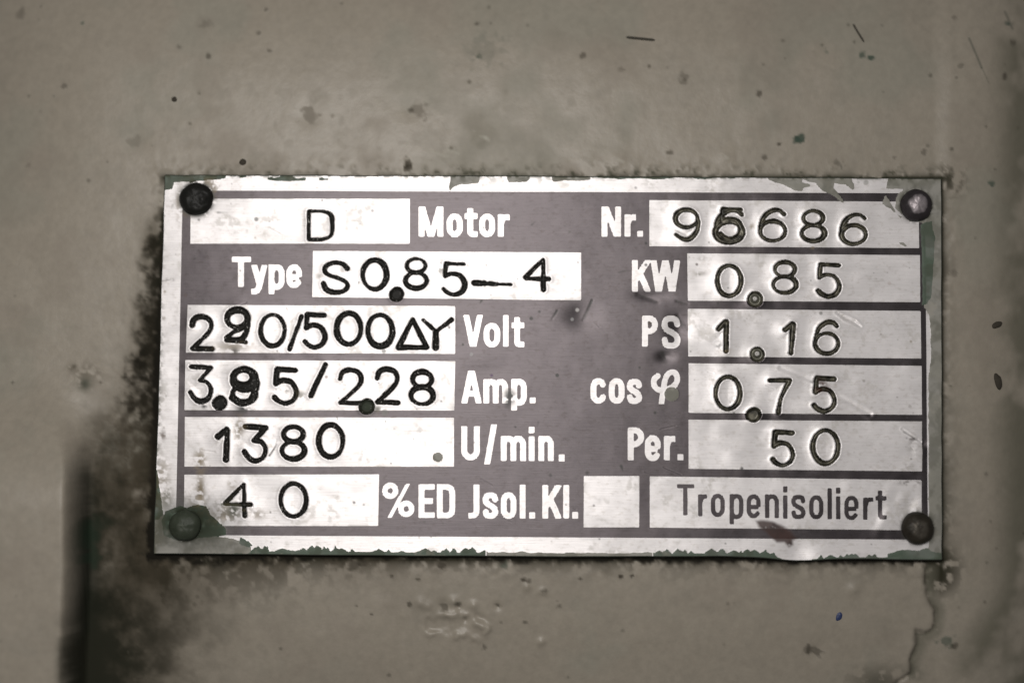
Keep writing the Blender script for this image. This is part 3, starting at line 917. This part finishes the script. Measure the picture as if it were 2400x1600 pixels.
def groove(p, q, w, dep, rim=0.5):
    global HT
    d = sd_capsule(PX, PY, p, q, 0, 0)
    HT += -dep * np.exp(-(d / w) ** 2) + rim * np.exp(-((d - 1.8 * w) / w) ** 2)


groove((1830, 862), (1905, 892), 4.5, .7, .3)
groove((1960, 925), (2040, 970), 5, 1.3, .4)
for k in range(4):
    groove((1962 + k * 6, 733 + k * 5), (2004 + k * 4, 752 + k * 4), 3, .9, .4)
groove((1388, 703), (1367, 750), 2.6, .5, 0)
groove((1306, 728), (1294, 748), 2.2, .3, 0)
groove((1496, 690), (1540, 706), 6, .8, 0)
groove((1586, 706), (1612, 712), 4, .4, 0)
groove((1588, 740), (1608, 772), 5, .8, 0)
groove((648, 1030), (632, 1070), 2.2, .3, 0)
groove((2115, 1005), (2158, 1035), 2.2, 1.2)
rs = np.random.RandomState(11)
for k in range(26):
    x, y = rs.uniform(440, 2150), rs.uniform(470, 1240)
    a, L = rs.uniform(-.5, .9), rs.uniform(8, 46)
    groove((x, y), (x + L * math.cos(a), y + L * math.sin(a)), rs.uniform(1.2, 1.8), rs.uniform(.15, .4), .1)

# ---- paint left on the edges of the plate
G, Y_ = 'green', 'grey'
PAINT = [
    (G, zt(340, 380, [(150, 90), (760, 90), (740, 150), (620, 165), (480, 176), (420, 192), (400, 180), (270, 190), (250, 240), (170, 262)])),
    (G, zt(340, 380, [(1125, 145), (1160, 138), (1190, 150), (1260, 128), (1340, 130), (1400, 150), (1480, 143), (1475, 172), (1380, 176), (1300, 174), (1220, 174), (1130, 166)])),
    (G, zt(340, 380, [(1595, 138), (1630, 140), (1650, 152), (1685, 152), (1680, 168), (1600, 168)])),
    (G, zt(340, 380, [(840, 90), (940, 90), (930, 140), (870, 146)])),
    (Y_, zt(900, 380, [(615, 90), (884, 90), (870, 192), (760, 203), (690, 208), (680, 216), (640, 225), (605, 264), (596, 240)])),
    (Y_, zt(900, 380, [(1120, 90), (1335, 90), (1340, 150), (1310, 180), (1200, 186), (1150, 182), (1130, 155)])),
    (Y_, zt(900, 380, [(1530, 90), (1905, 90), (1890, 165), (1800, 172), (1700, 167), (1560, 180), (1545, 165)])),
    (G, zt(1400, 380, [(0, 90), (700, 90), (690, 146), (560, 158), (400, 150), (200, 156), (100, 150), (0, 142)])),
    (G, zt(1400, 380, [(760, 90), (1280, 90), (1270, 150), (1080, 146), (980, 158), (820, 146)])),
    (Y_, zt(1700, 380, [(365, 90), (725, 90), (706, 184), (780, 200), (780, 226), (720, 235), (700, 266), (640, 262), (540, 212), (400, 162)])),
    (Y_, zt(1700, 380, [(725, 90), (1130, 90), (1182, 200), (1186, 240), (1172, 256), (1100, 208), (1000, 196), (1000, 240), (1092, 370), (1080, 377), (1000, 312), (900, 266), (830, 196), (770, 186), (715, 160)])),
    (Y_, zt(1700, 380, [(1440, 380), (1470, 300), (1500, 340), (1570, 470), (1620, 500), (1610, 515), (1520, 430)])),
    (Y_, zt(1700, 380, [(1575, 735), (1640, 735), (1668, 770), (1650, 778), (1600, 752)])),
    (Y_, zt(1700, 380, [(1475, 245), (1490, 165), (1510, 90), (2100, 90), (2100, 3900), (1868, 3900), (1868, 2420), (1868, 1960), (1888, 1830), (1885, 1480), (1868, 1400), (1830, 1330), (1810, 560), (1700, 545), (1560, 420), (1580, 300), (1640, 250)])),
    (G, zt(1700, 380, [(1795, 575), (1830, 560), (1895, 545), (1925, 700), (1912, 900), (1900, 1150), (1888, 1240), (1850, 1300), (1812, 1310), (1802, 800)])),
    (G, zt(1700, 960, [(1460, 1420), (1490, 1318), (1620, 1286), (1760, 1290), (1850, 1268), (1890, 1300), (1990, 1320), (2060, 1420)])),
    (Y_, zt(340, 960, [(40, 880), (150, 900), (175, 985), (220, 1180), (500, 1152), (800, 1180), (930, 1225), (975, 1262), (960, 1420), (20, 1420)])),
    (G, zt(340, 960, [(150, 1020), (190, 930), (280, 890), (330, 880), (380, 900), (480, 868), (560, 882), (600, 960), (700, 1048), (742, 1078), (745, 1150), (640, 1160), (500, 1175), (300, 1200), (170, 1150)])),
    (G, zt(340, 960, [(860, 1225), (880, 1170), (960, 1215), (990, 1240), (960, 1262), (880, 1240)])),
    (G, zt(340, 960, [(30, 380), (110, 560), (150, 850), (165, 960), (120, 1010), (20, 1000)])),
]
d_green = np.full(PX.shape, BIG)
d_grey = np.full(PX.shape, BIG)
pn = 5.0 * (fbm(PX, PY, 13, 3, 101) - 0.5)
for kind, poly in PAINT:
    xs, ys = [p[0] for p in poly], [p[1] for p in poly]
    w = window(min(xs), min(ys), max(xs), max(ys), 12)
    d = sd_poly(PX[w], PY[w], poly) + pn[w] * 0.8
    t = d_green if kind == G else d_grey
    t[w] = np.minimum(t[w], d)
# ragged strip along the bottom edge
bot = PY[-1:, :]
tx = np.array([360, 585, 600, 640, 700, 900, 1110, 1135, 1160, 1500, 1540, 1560, 1700, 1810, 1828, 1850, 1890, 1905, 2070, 2090, 2210])
jag = np.array([0, 4, 9, 9, 10, 10, 10, 6, 1, 1, 2, 6, 8, 7, 0, -2, -2, 3, 3, 5, 5.])
bse = np.array([0, 2, 7, 9, 9, 9, 9, 9, 10, 9, 9, 8, 8, 8, 3, -3, -3, 3, 4, 10, 12.])
spk = np.zeros(PX.shape[1])
px_b = PX[-1]
rs = np.random.RandomState(77)
for x0, x1, n, hm in ((590, 1135, 46, 17), (1140, 1530, 9, 5), (1540, 1815, 24, 13), (1900, 2085, 13, 9), (2085, 2200, 6, 5)):
    for k in range(n):
        c, hh, ww = rs.uniform(x0, x1), hm * rs.uniform(.25, 1.0) ** 1.4, rs.uniform(4, 16)
        spk = np.maximum(spk, hh * np.clip(1 - np.abs(px_b - c) / ww, 0, 1) ** .7)
th = np.interp(PX, tx, bse) * .8 + spk[None, :] * (np.interp(PX, tx, bse) > 0) - .5
d_bot = np.where(PY > 1255, (bot - PY) - th + pn * 0.5, BIG)
d_bot = np.clip(d_bot, -BIG, BIG) * 0.8
isg = (PX < 1140) | (PX > 1530)
d_green = np.where(isg & (PY > 1255), np.minimum(d_green, d_bot), d_green)
d_grey = np.where(~isg & (PY > 1255), np.minimum(d_grey, d_bot), d_grey)
# a drop of housing paint beside the phi, a drop in the U/min field
for cx, cy, r in ((1574, 923, 17.4), (1025.8, 1071, 11.5)):
    d_grey = np.minimum(d_grey, np.hypot(PX - cx, (PY - cy) * 1.02) - r + 0.4 * pn)
d_grey_only = np.maximum(d_grey, -d_green)
d_paint = np.minimum(d_green, d_grey)
HT += 0.5 * sstep(2, -5, d_paint)

# ---- stains on the plate
PS = np.zeros(PX.shape + (4,))
PS[..., :3] = (0.1, 0.085, 0.06)
q1, q2, q3 = fbm(PX, PY, 30, 4, 111), fbm(PX, PY, 10, 3, 115), fbm(PX, PY, 120, 3, 118)
KBROWN, KBLACK, KRUST = (0.17, 0.13, 0.075), (0.015, 0.014, 0.012), (0.036, 0.014, 0.010)
bare = sstep(1, -1, np.minimum(-d_frame, d_fields)) * (d_stamp > 1.0) * (d_tropen > 1.0)
over(PS, bare * 0.20 * sstep(.48, .70, fbm(PX * .30, PY, 46, 4, 131)), (.34, .33, .325))
over(PS, bare * 0.35 * sstep(.60, .74, fbm(PX, PY, 52, 4, 135)) * sstep(.4, .6, q2), (.30, .28, .24))
d_edge_f = np.where(d_fields < 0, -d_fields, 99)
over(PS, 0.35 * (d_stamp > 1.0) * np.exp(-d_edge_f / 4.0) * sstep(.5, .66, q1), (.16, .145, .12))
for cx, cy, rx, ry, a, c in ((468, 1076, 14, 22, .75, KBROWN), (470, 1150, 9, 40, .8, KBROWN), (460, 1170, 18, 24, .55, KBROWN), (530, 1205, 40, 22, .65, KBROWN), (548, 1195, 16, 18, .8, (.05, .055, .035)),
                             (545, 1135, 10, 12, .5, KBROWN), (605, 1205, 16, 12, .5, KBROWN), (562, 1000, 12, 20, .6, KBROWN), (558, 1015, 8, 26, .45, KBROWN), (545, 812, 40, 10, .6, KBROWN), (550, 822, 10, 8, .7, (.05, .04, .03)),
                             (570, 958, 18, 8, .8, KBLACK), (478, 952, 8, 5, .8, KBLACK), (705, 925, 12, 10, .6, (.09, .08, .05)), (670, 912, 12, 8, .6, (.12, .11, .08)), (805, 900, 6, 12, .5, (.1, .09, .06)),
                             (885, 958, 10, 7, .7, (.08, .07, .05)), (1196, 930, 12, 15, .9, KBLACK), (1190, 935, 7, 22, .5, KBLACK), (382, 1020, 9, 9, .7, (.12, .09, .07)), (380, 1120, 14, 40, .5, KBROWN), (390, 1165, 14, 30, .6, (.10, .095, .06)),
                             (398, 480, 8, 8, .7, (.2, .19, .17)), (398, 655, 8, 4, .8, KBLACK), (518, 1178, 10, 7, .8, (.06, .06, .04)), (480, 428, 30, 10, .7, KBROWN), (500, 440, 14, 18, .6, KBROWN), (418, 475, 7, 30, .55, KBROWN), (450, 500, 22, 8, .5, KBROWN),
                             (1034, 625, 12, 16, .55, (.08, .08, .05)), (748, 648, 7, 6, .5, (.2, .18, .15)), (1640, 642, 16, 5, .5, (.25, .23, .2)), (1645, 606, 9, 6, .45, (.3, .28, .25)), (1684, 808, 8, 8, .6, KBLACK), (1700, 822, 16, 6, .5, KBROWN),
                             (1925, 904, 16, 15, .85, (0.055, 0.020, 0.012)), (1908, 898, 9, 12, .6, KBLACK), (1905, 580, 8, 4, .6, KBROWN), (1958, 905, 5, 5, .3, KBROWN), (1866, 771, 4, 4, .6, (.2, .18, .16)), (1762, 532, 6, 8, .5, KBROWN),
                             (2140, 1045, 12, 22, .5, (.12, .11, .1)), (2140, 1028, 14, 4, .7, (.06, .05, .05)), (2124, 1092, 12, 6, .4, (.2, .19, .18)), (2135, 1131, 26, 5, .8, (.05, .04, .035)), (1410, 1122, 0.1, 0.1, 0, KBLACK)):
    if a:
        w = window(cx - 2 * rx, cy - 2 * ry, cx + 2 * rx, cy + 2 * ry, 8)
        sub = PS[w].copy()
        over(sub, a * np.exp(-((PX[w] - cx) / rx) ** 2 - ((PY[w] - cy) / ry) ** 2) * sstep(.36, .54, q2[w]) * 1.25, c)
        PS[w] = sub
# the rust-red smear across the lower frame line
sm = sd_poly(PX, PY, zt(1300, 960, [(1850, 1020), (1910, 1012), (2020, 1025), (2110, 1075), (2180, 1130), (2240, 1185), (2190, 1200), (2200, 1245), (2150, 1262), (2110, 1215), (2040, 1220), (1960, 1140), (1880, 1080)]))
over(PS, 0.92 * sstep(5, -5, sm + 8 * (q1 - .5)) * sstep(.22, .42, q2 + .12), KRUST)
over(PS, 0.55 * sstep(3, -9, sm) * sstep(.48, .6, q1), (0.02, 0.012, 0.010))
# dark scratches and specks
for p, q, r, a in (((1388, 703), (1367, 750), 2.6, .9), ((1306, 728), (1294, 748), 2.2, .8), ((1496, 690), (1540, 706), 3, .55), ((1586, 706), (1612, 712), 2.4, .6), ((1588, 740), (1608, 772), 3.2, .6),
                   ((1552, 828), (1560, 842), 5, .7), ((1128, 705), (1123, 713), 2.6, .85), ((1456, 1092), (1460, 1105), 3.4, .85), ((632, 1067), (649, 1041), 3.0, .9), ((455, 607), (470, 600), 2, .4),
                   ((543, 590), (550, 586), 2, .5), ((510, 498), (533, 498), 1.6, .5), ((1450, 638), (1475, 633), 2, .4), ((370, 660), (400, 655), 2, .6), ((1246, 527), (1254, 520), 2, .5), ((2118, 1012), (2152, 1032), 1.8, .5), ((1262, 988), (1258, 1000), 2, .5),
                   ((1020, 944), (1024, 950), 1.6, .5), ((945, 872), (956, 860), 1.6, .4), ((790, 977), (792, 988), 1.8, .6), ((672, 722), (674, 729), 2, .6)):
    w = window(min(p[0], q[0]), min(p[1], q[1]), max(p[0], q[0]), max(p[1], q[1]), 12)
    sub = PS[w].copy()
    over(sub, a * sstep(1.7, -1.7, sd_capsule(PX[w], PY[w], p, q, r * .95, .15) + 3.0 * (q2[w] - .5)), KBLACK)
    PS[w] = sub
specks = [(601, 514, 4.5, .8, (.16, .16, .15)), (466, 515, 3, .7, (.1, .08, .07)), (755, 470, 2.5, .7, KBLACK), (873, 494, 3, .6, (.2, .2, .2)), (598, 557, 2.5, .4, KBROWN), (1245, 746, 3.5, .9, KBLACK), (1306, 879, 4, .95, KBLACK),
          (1264, 730, 2.5, .7, KBLACK), (1152, 879, 3.2, .85, (.05, .02, .06)), (1085, 807, 2.2, .8, KBLACK), (1535, 967, 3, .9, KBLACK), (1499, 861, 2.2, .8, KBLACK), (1522, 757, 4, .9, (.06, .04, .03)), (1514, 621, 3, .8, KBLACK),
          (1514, 570, 3, .9, KBLACK), (1682, 711, 2.5, .8, KBLACK), (1706, 675, 2, .7, KBLACK), (1924, 734, 4, .7, (.12, .12, .11)), (2135, 800, 3, .6, KBROWN), (2025, 892, 3, .6, (.2, .18, .16)), (2133, 952, 4, .5, (.2, .18, .16)), (1739, 1098, 4, .8, KBLACK),
          (1720, 968, 3, .8, KBLACK), (1105, 830, 4, .4, (.2, .2, .2)), (900, 823, 5, .6, (.1, .1, .09)), (765, 883, 4, .6, (.15, .1, .08)), (830, 1177, 3, .7, KBLACK), (1353, 726, 4, .8, (.45, .43, .42)), (1341, 748, 4, .5, (.4, .4, .4)), (902, 966, 7, .45, (.1, .1, .09)),
          (1208, 1000, 2.2, .9, KBLACK), (1376, 1108, 4, .5, KBLACK), (1290, 1113, 4, .4, KBLACK), (384, 745, 4, .4, KBROWN), (386, 683, 3, .6, KBROWN), (435, 691, 4, .5, (.06, .03, .03)), (1022, 505, 3, .4, KBLACK), (1490, 440, 3, .5, KBLACK), (2085, 664, 4, .5, (.35, .3, .28)),
          (1633, 620, 3, .8, (.08, .05, .04)), (1050, 762, 3, .8, KBLACK), (1053, 768, 2.2, .8, KBLACK), (2030, 428, 6, .7, (.25, .25, .23)), (2012, 427, 3, .6, (.3, .3, .28))]
rs = np.random.RandomState(21)
for k in range(170):
    specks.append((rs.uniform(380, 2170), rs.uniform(430, 1280), rs.uniform(1.0, 2.2), rs.uniform(.25, .75), (.06, .055, .05)))
for cx, cy, r, a, c in specks:
    w = window(cx - r, cy - r, cx + r, cy + r, 8)
    sub = PS[w].copy()
    over(sub, a * sstep(r + 1.4, r - 1.2, np.hypot(PX[w] - cx, PY[w] - cy) + 1.6 * (q2[w] - .5)), c)
    PS[w] = sub
# grime creeping in over the left and lower edge of the sheet
el = PX - PX[:, :1]
over(PS, 0.8 * np.exp(-el / 6) * sstep(.45, .62, q2) * sstep(420, 900, PY), (.05, .05, .03))
over(PS, 0.5 * np.exp(-el / 22) * sstep(.45, .66, q1) * sstep(800, 1250, PY), (.12, .11, .07))
et = PY - PY[:1, :]
over(PS, 0.85 * np.exp(-et / 3.0) * sstep(.42, .6, q2), (.05, .055, .03))
over(PS, 0.35 * (d_paint < 0) * sstep(.45, .65, q1), (.06, .06, .045))
for cx, cy, rr, a in ((460.4, 466.7, 40, .9), (2146.4, 482, 38, .7), (434.4, 1230.4, 38, .9), (2150, 1237, 38, .85)):
    dd = np.hypot(PX - cx, PY - cy) - rr
    over(PS, a * np.exp(-np.maximum(dd, 0) / 4.5) * sstep(.28, .5, q2), (.022, .022, .016))
over(PS, 0.9 * np.exp(-((PX - 450) / 90) ** 2 - ((PY - 1225) / 60) ** 2) * sstep(.2, .5, q1), (.020, .024, .016))
for cx, cy in ((1769.4, 700.7), (1774.5, 829.3)):
    over(PS, 0.6 * (np.hypot(PX - cx, PY - cy) < 13), (.16, .16, .13))
# faces of stamped points keep their dirt
over(PS, 0.8 * np.exp(-((PX - 859.6) / 14) ** 2 - ((PY - 952.5) / 14) ** 2), (.030, .040, .024))

# ---- snap grid vertices to the nearest drawn edge, then cut the sheet into its pieces
layers = [d_frame, d_fields, d_letters, d_tropen, d_stamp, d_green, d_grey]
best = np.full(PX.shape, 1e9)
mx, my = np.zeros_like(PX), np.zeros_like(PY)
for d in layers:
    gy_, gx_ = np.gradient(d, CELL)
    g2 = np.maximum(gx_ ** 2 + gy_ ** 2, 0.3)
    use = np.abs(d) < np.minimum(best, 0.55 * CELL)
    best = np.where(use, np.abs(d), best)
    mx = np.where(use, -d * gx_ / g2, mx)
    my = np.where(use, -d * gy_ / g2, my)
lim = 0.6 * CELL
mx, my = np.clip(mx, -lim, lim), np.clip(my, -lim, lim)
mx[:, [0, -1]] = 0
my[:, [0, -1]] = 0
mx[[0, -1], :] = 0
my[[0, -1], :] = 0
for d in layers:
    d[np.abs(d) < 0.55 * CELL] *= 0.15


def fc(d):
    return (d[:-1, :-1] + d[1:, :-1] + d[:-1, 1:] + d[1:, 1:]) / 4


def fw(w):
    return (slice(w[0].start, w[0].stop - 1), slice(w[1].start, w[1].stop - 1))


ID = np.zeros((NY - 1, NX - 1), np.int32)
INFO = [('plate_sheet', None, 'metal', None)]


def reg(name, label, mat, parent_id):
    INFO.append((name, label, mat, parent_id))
    return len(INFO) - 1


i_print = reg('printed_ground', 'dark violet-grey printed ground of the plate', 'print', None)
ID[fc(d_frame) < 0] = i_print
fid = []
for (lab, q), (w, d) in zip(FIELDS, field_sd):
    k = reg('data_field', 'bare metal ' + lab, 'metal', None)
    fid.append(k)
    s = ID[fw(w)]
    s[(fc(d) < 0) & (fc(d_frame[w]) < 0)] = k
NAME_OF = {'phi': 'Greek letter phi', 'percent': 'percent sign'}
for word, w, d in word_sd:
    if word == 'Tropenisoliert':
        k = reg('printed_word', 'dark printed word Tropenisoliert', 'print', fid[12])
    else:
        k = reg('printed_word', 'pale lettering: ' + NAME_OF.get(word, word), 'metal', i_print)
    ID[fw(w)][fc(d) < 0] = k
for rec, w, d in stamp_sd:
    k = reg(rec[0], rec[1], rec[5], fid[rec[2]])
    ID[fw(w)][fc(d) < -0.2] = k
i_grey = reg('grey_paint_residue', 'grey overpaint left on the edges of the plate', 'grey', None)
ID[fc(d_grey) < 0] = i_grey
i_green = reg('green_paint_residue', 'green paint left on the edges of the plate', 'green', None)
ID[fc(d_green) < 0] = i_green

QX, QY = PX + mx, PY + my
PP = plate_pt(QX, QY)
PP[..., 2] -= HT * S
VW = to_world(PP)
# normals of the whole sheet, so that its pieces shade without seams
du = np.gradient(VW, axis=1)
dv = np.gradient(VW, axis=0)
NRM = np.cross(dv, du)
NRM /= np.linalg.norm(NRM, axis=-1, keepdims=True)
if NRM[NY // 2, NX // 2, 1] > 0:
    NRM = -NRM
idx = np.arange(NX * NY).reshape(NY, NX)
ALLF = np.stack([idx[:-1, :-1], idx[1:, :-1], idx[1:, 1:], idx[:-1, 1:]], -1)
Vf, Nf, Sf = VW.reshape(-1, 3), NRM.reshape(-1, 3), PS.reshape(-1, 4)
plate.location = (0, 0, 0)
made = {}
order = [k for k in range(len(INFO)) if INFO[k][3] is None] + [k for k in range(len(INFO)) if INFO[k][3] is not None]
for k in order:
    name, label, mat, par = INFO[k]
    f = ALLF[ID == k]
    if len(f) == 0:
        continue
    vi, inv = np.unique(f, return_inverse=True)
    o = mesh_from(name, Vf[vi], inv.reshape(f.shape), MAT[mat], made.get(par, plate) if par is not None else plate, Nf[vi], Sf[vi])
    if label:
        o['label'] = label
    if 'residue' in name:
        o['kind'] = 'stuff'
    made[k] = o

# the cut edge of the sheet, rolled slightly over, down to the housing
loop = np.concatenate([idx[0, :], idx[1:, -1], idx[-1, -2::-1], idx[-2:0:-1, 0]])
ring0 = Vf[loop]
cen = ring0.mean(0)
nl = len(loop)
tang = np.roll(ring0, -1, 0) - np.roll(ring0, 1, 0)
outw = np.cross(tang, np.array([0, 1.0, 0]))
outw /= np.linalg.norm(outw, axis=1, keepdims=True) + 1e-12
if ((ring0 - cen) * outw).sum() < 0:
    outw = -outw
rows = [ring0]
for oo, dd in ((1.6, 0.8), (2.6, 2.6), (2.8, 12), (1.5, 24)):
    rows.append(ring0 + outw * oo * S + np.array([0, dd * S, 0]))
EV = np.concatenate(rows)
a = np.arange(nl)
b = np.roll(a, -1)
EF = np.concatenate([np.stack([a + k * nl, b + k * nl, b + (k + 1) * nl, a + (k + 1) * nl], -1) for k in range(4)])
mesh_from('plate_edge', EV, EF, MAT['edge'], plate)


# ---- rivets
def rivet(cx, cy, r, hgt, mat, label, seed, flat=0.35):
    rs = np.random.RandomState(seed)
    nu, nv = 48, 18
    c = plate_pt(cx, cy)
    V, Fq = [], []
    V.append((c[0], c[1], c[2] - hgt * S))
    for i in range(1, nv + 1):
        t = i / nv
        rr = r * math.sin(min(t, 1) * math.pi / 2) ** 0.9
        z = hgt * max(0.0, math.cos(t * math.pi / 2)) ** (0.55 + flat)
        for j in range(nu):
            a = 2 * math.pi * j / nu
            k = 1 + 0.022 * math.sin(2 * a + seed) + 0.014 * math.sin(5 * a + seed * 2)
            x, y = rr * k * math.cos(a), rr * k * math.sin(a)
            dz = 5.0 * (float(fbm(np.array(x + 300.0 * seed), np.array(y + 90.0), 14, 3, seed)) - 0.5) * min(1, (1 - t) * 3 + .25)
            V.append((c[0] + x * S, c[1] + y * S, c[2] - (z + dz - (3 if i == nv else 0)) * S))
    V = to_world(np.array(V))
    for i in range(nv - 1):
        for j in range(nu):
            p0, p1 = 1 + i * nu + j, 1 + i * nu + (j + 1) % nu
            Fq.append((p0, p0 + nu, p1 + nu, p1))
    me = bpy.data.meshes.new('rivet')
    tri = [(0, 1 + j, 1 + (j + 1) % nu) for j in range(nu)]
    me.from_pydata([tuple(p) for p in V], [], tri + Fq)
    me.update()
    me.polygons.foreach_set('use_smooth', np.ones(len(me.polygons), bool))
    me.materials.append(mat)
    o = bpy.data.objects.new('rivet', me)
    COL.objects.link(o)
    o.parent = plate
    o['label'] = label
    return o


def rivet_mat(name, c0, c1, wear_c, w0, w1, rough=0.45):
    m, nt, nodes, links, P = new_mat(name)
    a = noise(nt, (900,) * 3, 4, .6)
    c = mixc(nt, a, c0, c1)
    geo = N(nt, 'ShaderNodeNewGeometry')
    sep = N(nt, 'ShaderNodeSeparateXYZ')
    links.new(geo.outputs['Position'], sep.inputs[0])
    mr = N(nt, 'ShaderNodeMapRange')           # the proud crown of the head is rubbed bare
    mr.inputs[1].default_value, mr.inputs[2].default_value = w0, w1
    links.new(sep.outputs['Y'], mr.inputs[0])
    ad = N(nt, 'ShaderNodeMath', operation='MULTIPLY')
    links.new(mr.outputs[0], ad.inputs[0])
    r = ramp(nt, .32, .52)
    links.new(a, r.inputs[0])
    links.new(r.outputs[0], ad.inputs[1])
    c = mixc(nt, ad.outputs[0], c, wear_c)
    links.new(c, P.inputs['Base Color'])
    mm = N(nt, 'ShaderNodeMath', operation='MULTIPLY')
    links.new(ad.outputs[0], mm.inputs[0])
    mm.inputs[1].default_value = 0.75
    links.new(mm.outputs[0], P.inputs['Metallic'])
    P.inputs['Roughness'].default_value = rough
    P.inputs['Specular IOR Level'].default_value = 0.12
    bp = N(nt, 'ShaderNodeBump')
    bp.inputs['Strength'].default_value = .7
    bp.inputs['Distance'].default_value = .00012
    links.new(a, bp.inputs['Height'])
    links.new(bp.outputs[0], P.inputs['Normal'])
    return m


y_top = -T_PLATE
rivet(460.4, 466.7, 39.5, 20, rivet_mat('rivet_black', (.004, .004, .004), (.012, .012, .010), (.08, .08, .07), y_top - 20 * S, y_top - 26 * S), 'black rivet with worn rim beside the stamped letter D field', 2)
rivet(2146.4, 482, 37.5, 27, rivet_mat('rivet_bare', (.010, .009, .010), (.035, .03, .032), (.30, .27, .28), y_top - 22.5 * S, y_top - 26 * S), 'dark rivet with rubbed bare crown beside the serial number', 5, 0.25)
rivet(434.4, 1230.4, 37, 25, rivet_mat('rivet_green', (.018, .022, .015), (.042, .050, .036), (.08, .085, .07), y_top - 24 * S, y_top - 30 * S), 'green painted rivet beside the stamped 40', 8)
rivet(2150, 1237, 37.5, 26, rivet_mat('rivet_brown', (.010, .009, .007), (.032, .027, .02), (.10, .09, .075), y_top - 22 * S, y_top - 28 * S), 'dark brown rivet beside the word Tropenisoliert', 12)


# ------------------------------------------------------------------ loose bits on the housing
def surface_pt(x, y, lift=0.0):
    p = ray_plane(np.array(float(x)), np.array(float(y)), T_PLATE)
    p[2] -= (housing_h(x, y) + lift) * S
    return p


def crumb(name, label, cat, x, y, rx, ry, hgt, mat, seed, ang=0.0, group=None):
    rs = np.random.RandomState(seed)
    nu, nv = 16, 6
    V, Fq = [], []
    c = surface_pt(x, y, -1.5)
    ca, sa = math.cos(ang), math.sin(ang)
    rad = 1 + 0.35 * (rs.rand(nu) - .5)
    rad = (rad + np.roll(rad, 1)) / 2
    V.append((0, 0, -hgt))
    for i in range(1, nv + 1):
        t = i / nv
        for j in range(nu):
            a = 2 * math.pi * j / nu
            k = math.sin(t * math.pi / 2) * rad[j]
            px, py = rx * k * math.cos(a), ry * k * math.sin(a)
            V.append((px * ca - py * sa, px * sa + py * ca, -hgt * math.cos(t * math.pi / 2) * (1 + .25 * (rs.rand() - .5))))
    V = to_world(c + np.array(V) * S)
    tri = [(0, 1 + j, 1 + (j + 1) % nu) for j in range(nu)]
    for i in range(nv - 1):
        for j in range(nu):
            p0, p1 = 1 + i * nu + j, 1 + i * nu + (j + 1) % nu
            Fq.append((p0, p0 + nu, p1 + nu, p1))
    me = bpy.data.meshes.new(name)
    me.from_pydata([tuple(p) for p in V], [], tri + Fq)
    me.update()
    me.polygons.foreach_set('use_smooth', np.ones(len(me.polygons), bool))
    me.materials.append(mat)
    o = bpy.data.objects.new(name, me)
    COL.objects.link(o)
    o['label'] = label
    o['category'] = cat
    if group:
        o['group'] = group
    return o


def fibre(label, pts, r, mat):
    P = [surface_pt(x, y, r * .6) for x, y in spline(pts, 5)]
    nu = 8
    V, Fq = [], []
    for i, p in enumerate(P):
        t = P[min(i + 1, len(P) - 1)] - P[max(i - 1, 0)]
        t = t / np.linalg.norm(t)
        n = np.cross(t, [0, 0, 1.0])
        n /= np.linalg.norm(n)
        bb = np.cross(t, n)
        k = 0.45 if i in (0, len(P) - 1) else 1
        for j in range(nu):
            a = 2 * math.pi * j / nu
            V.append(p + (n * math.cos(a) + bb * math.sin(a)) * r * S * k)
    for i in range(len(P) - 1):
        for j in range(nu):
            a0, a1 = i * nu + j, i * nu + (j + 1) % nu
            Fq.append((a0, a1, a1 + nu, a0 + nu))
    V = to_world(np.array(V))
    o = mesh_from('fibre', V, np.array(Fq), mat)
    o['label'] = label
    o['category'] = 'fibre'
    o['group'] = 'dark fibres stuck to the grey paint'
    return o


m_dirt = painted('dirt_crumb', (.020, .018, .014), (.045, .038, .028), .8, .2, .00006, 2500)
m_blue = painted('blue_fleck', (.012, .022, .070), (.022, .036, .10), .5, .4, .00004, 2500)
m_fib = painted('dark_fibre', (.030, .028, .022), (.055, .05, .04), .8, .2, .00003, 3000)
fibre('short straight dark fibre lying level on the bare grey paint above the plate', [(1468, 86), (1500, 89.5), (1535, 93)], 3.0, m_fib)
fibre('thin slanting dark fibre beside the green chips in the paint', [(2002, 54), (2010, 70), (2026, 98)], 2.2, m_fib)
crumb('paint_fleck', 'tiny blue paint fleck on the grey housing under the plate', 'paint fleck', 1968, 1443, 8, 12, 4, m_blue, 3, .3)
GR = 'dirt crumbs stuck to the housing'
crumb('dirt_crumb', 'small round black dirt crumb alone on clean grey paint above the black rivet', 'dirt crumb', 408, 233, 7, 6.5, 5, m_dirt, 4, 0, GR)
crumb('dirt_crumb', 'round brown dirt crumb just above the top edge of the plate', 'dirt crumb', 569, 380, 9, 8, 5, m_dirt, 5, 0, GR)
crumb('dirt_crumb', 'flat slanted dark dirt crumb on the rounded side beside the volt and kilowatt rows', 'dirt crumb', 2336, 762, 15, 8, 5, m_dirt, 6, -.4, GR)
crumb('dirt_crumb', 'long black dirt crumb on the rounded side beside the cos phi row', 'dirt crumb', 2340, 892, 10, 20, 7, m_dirt, 7, -.25, GR)
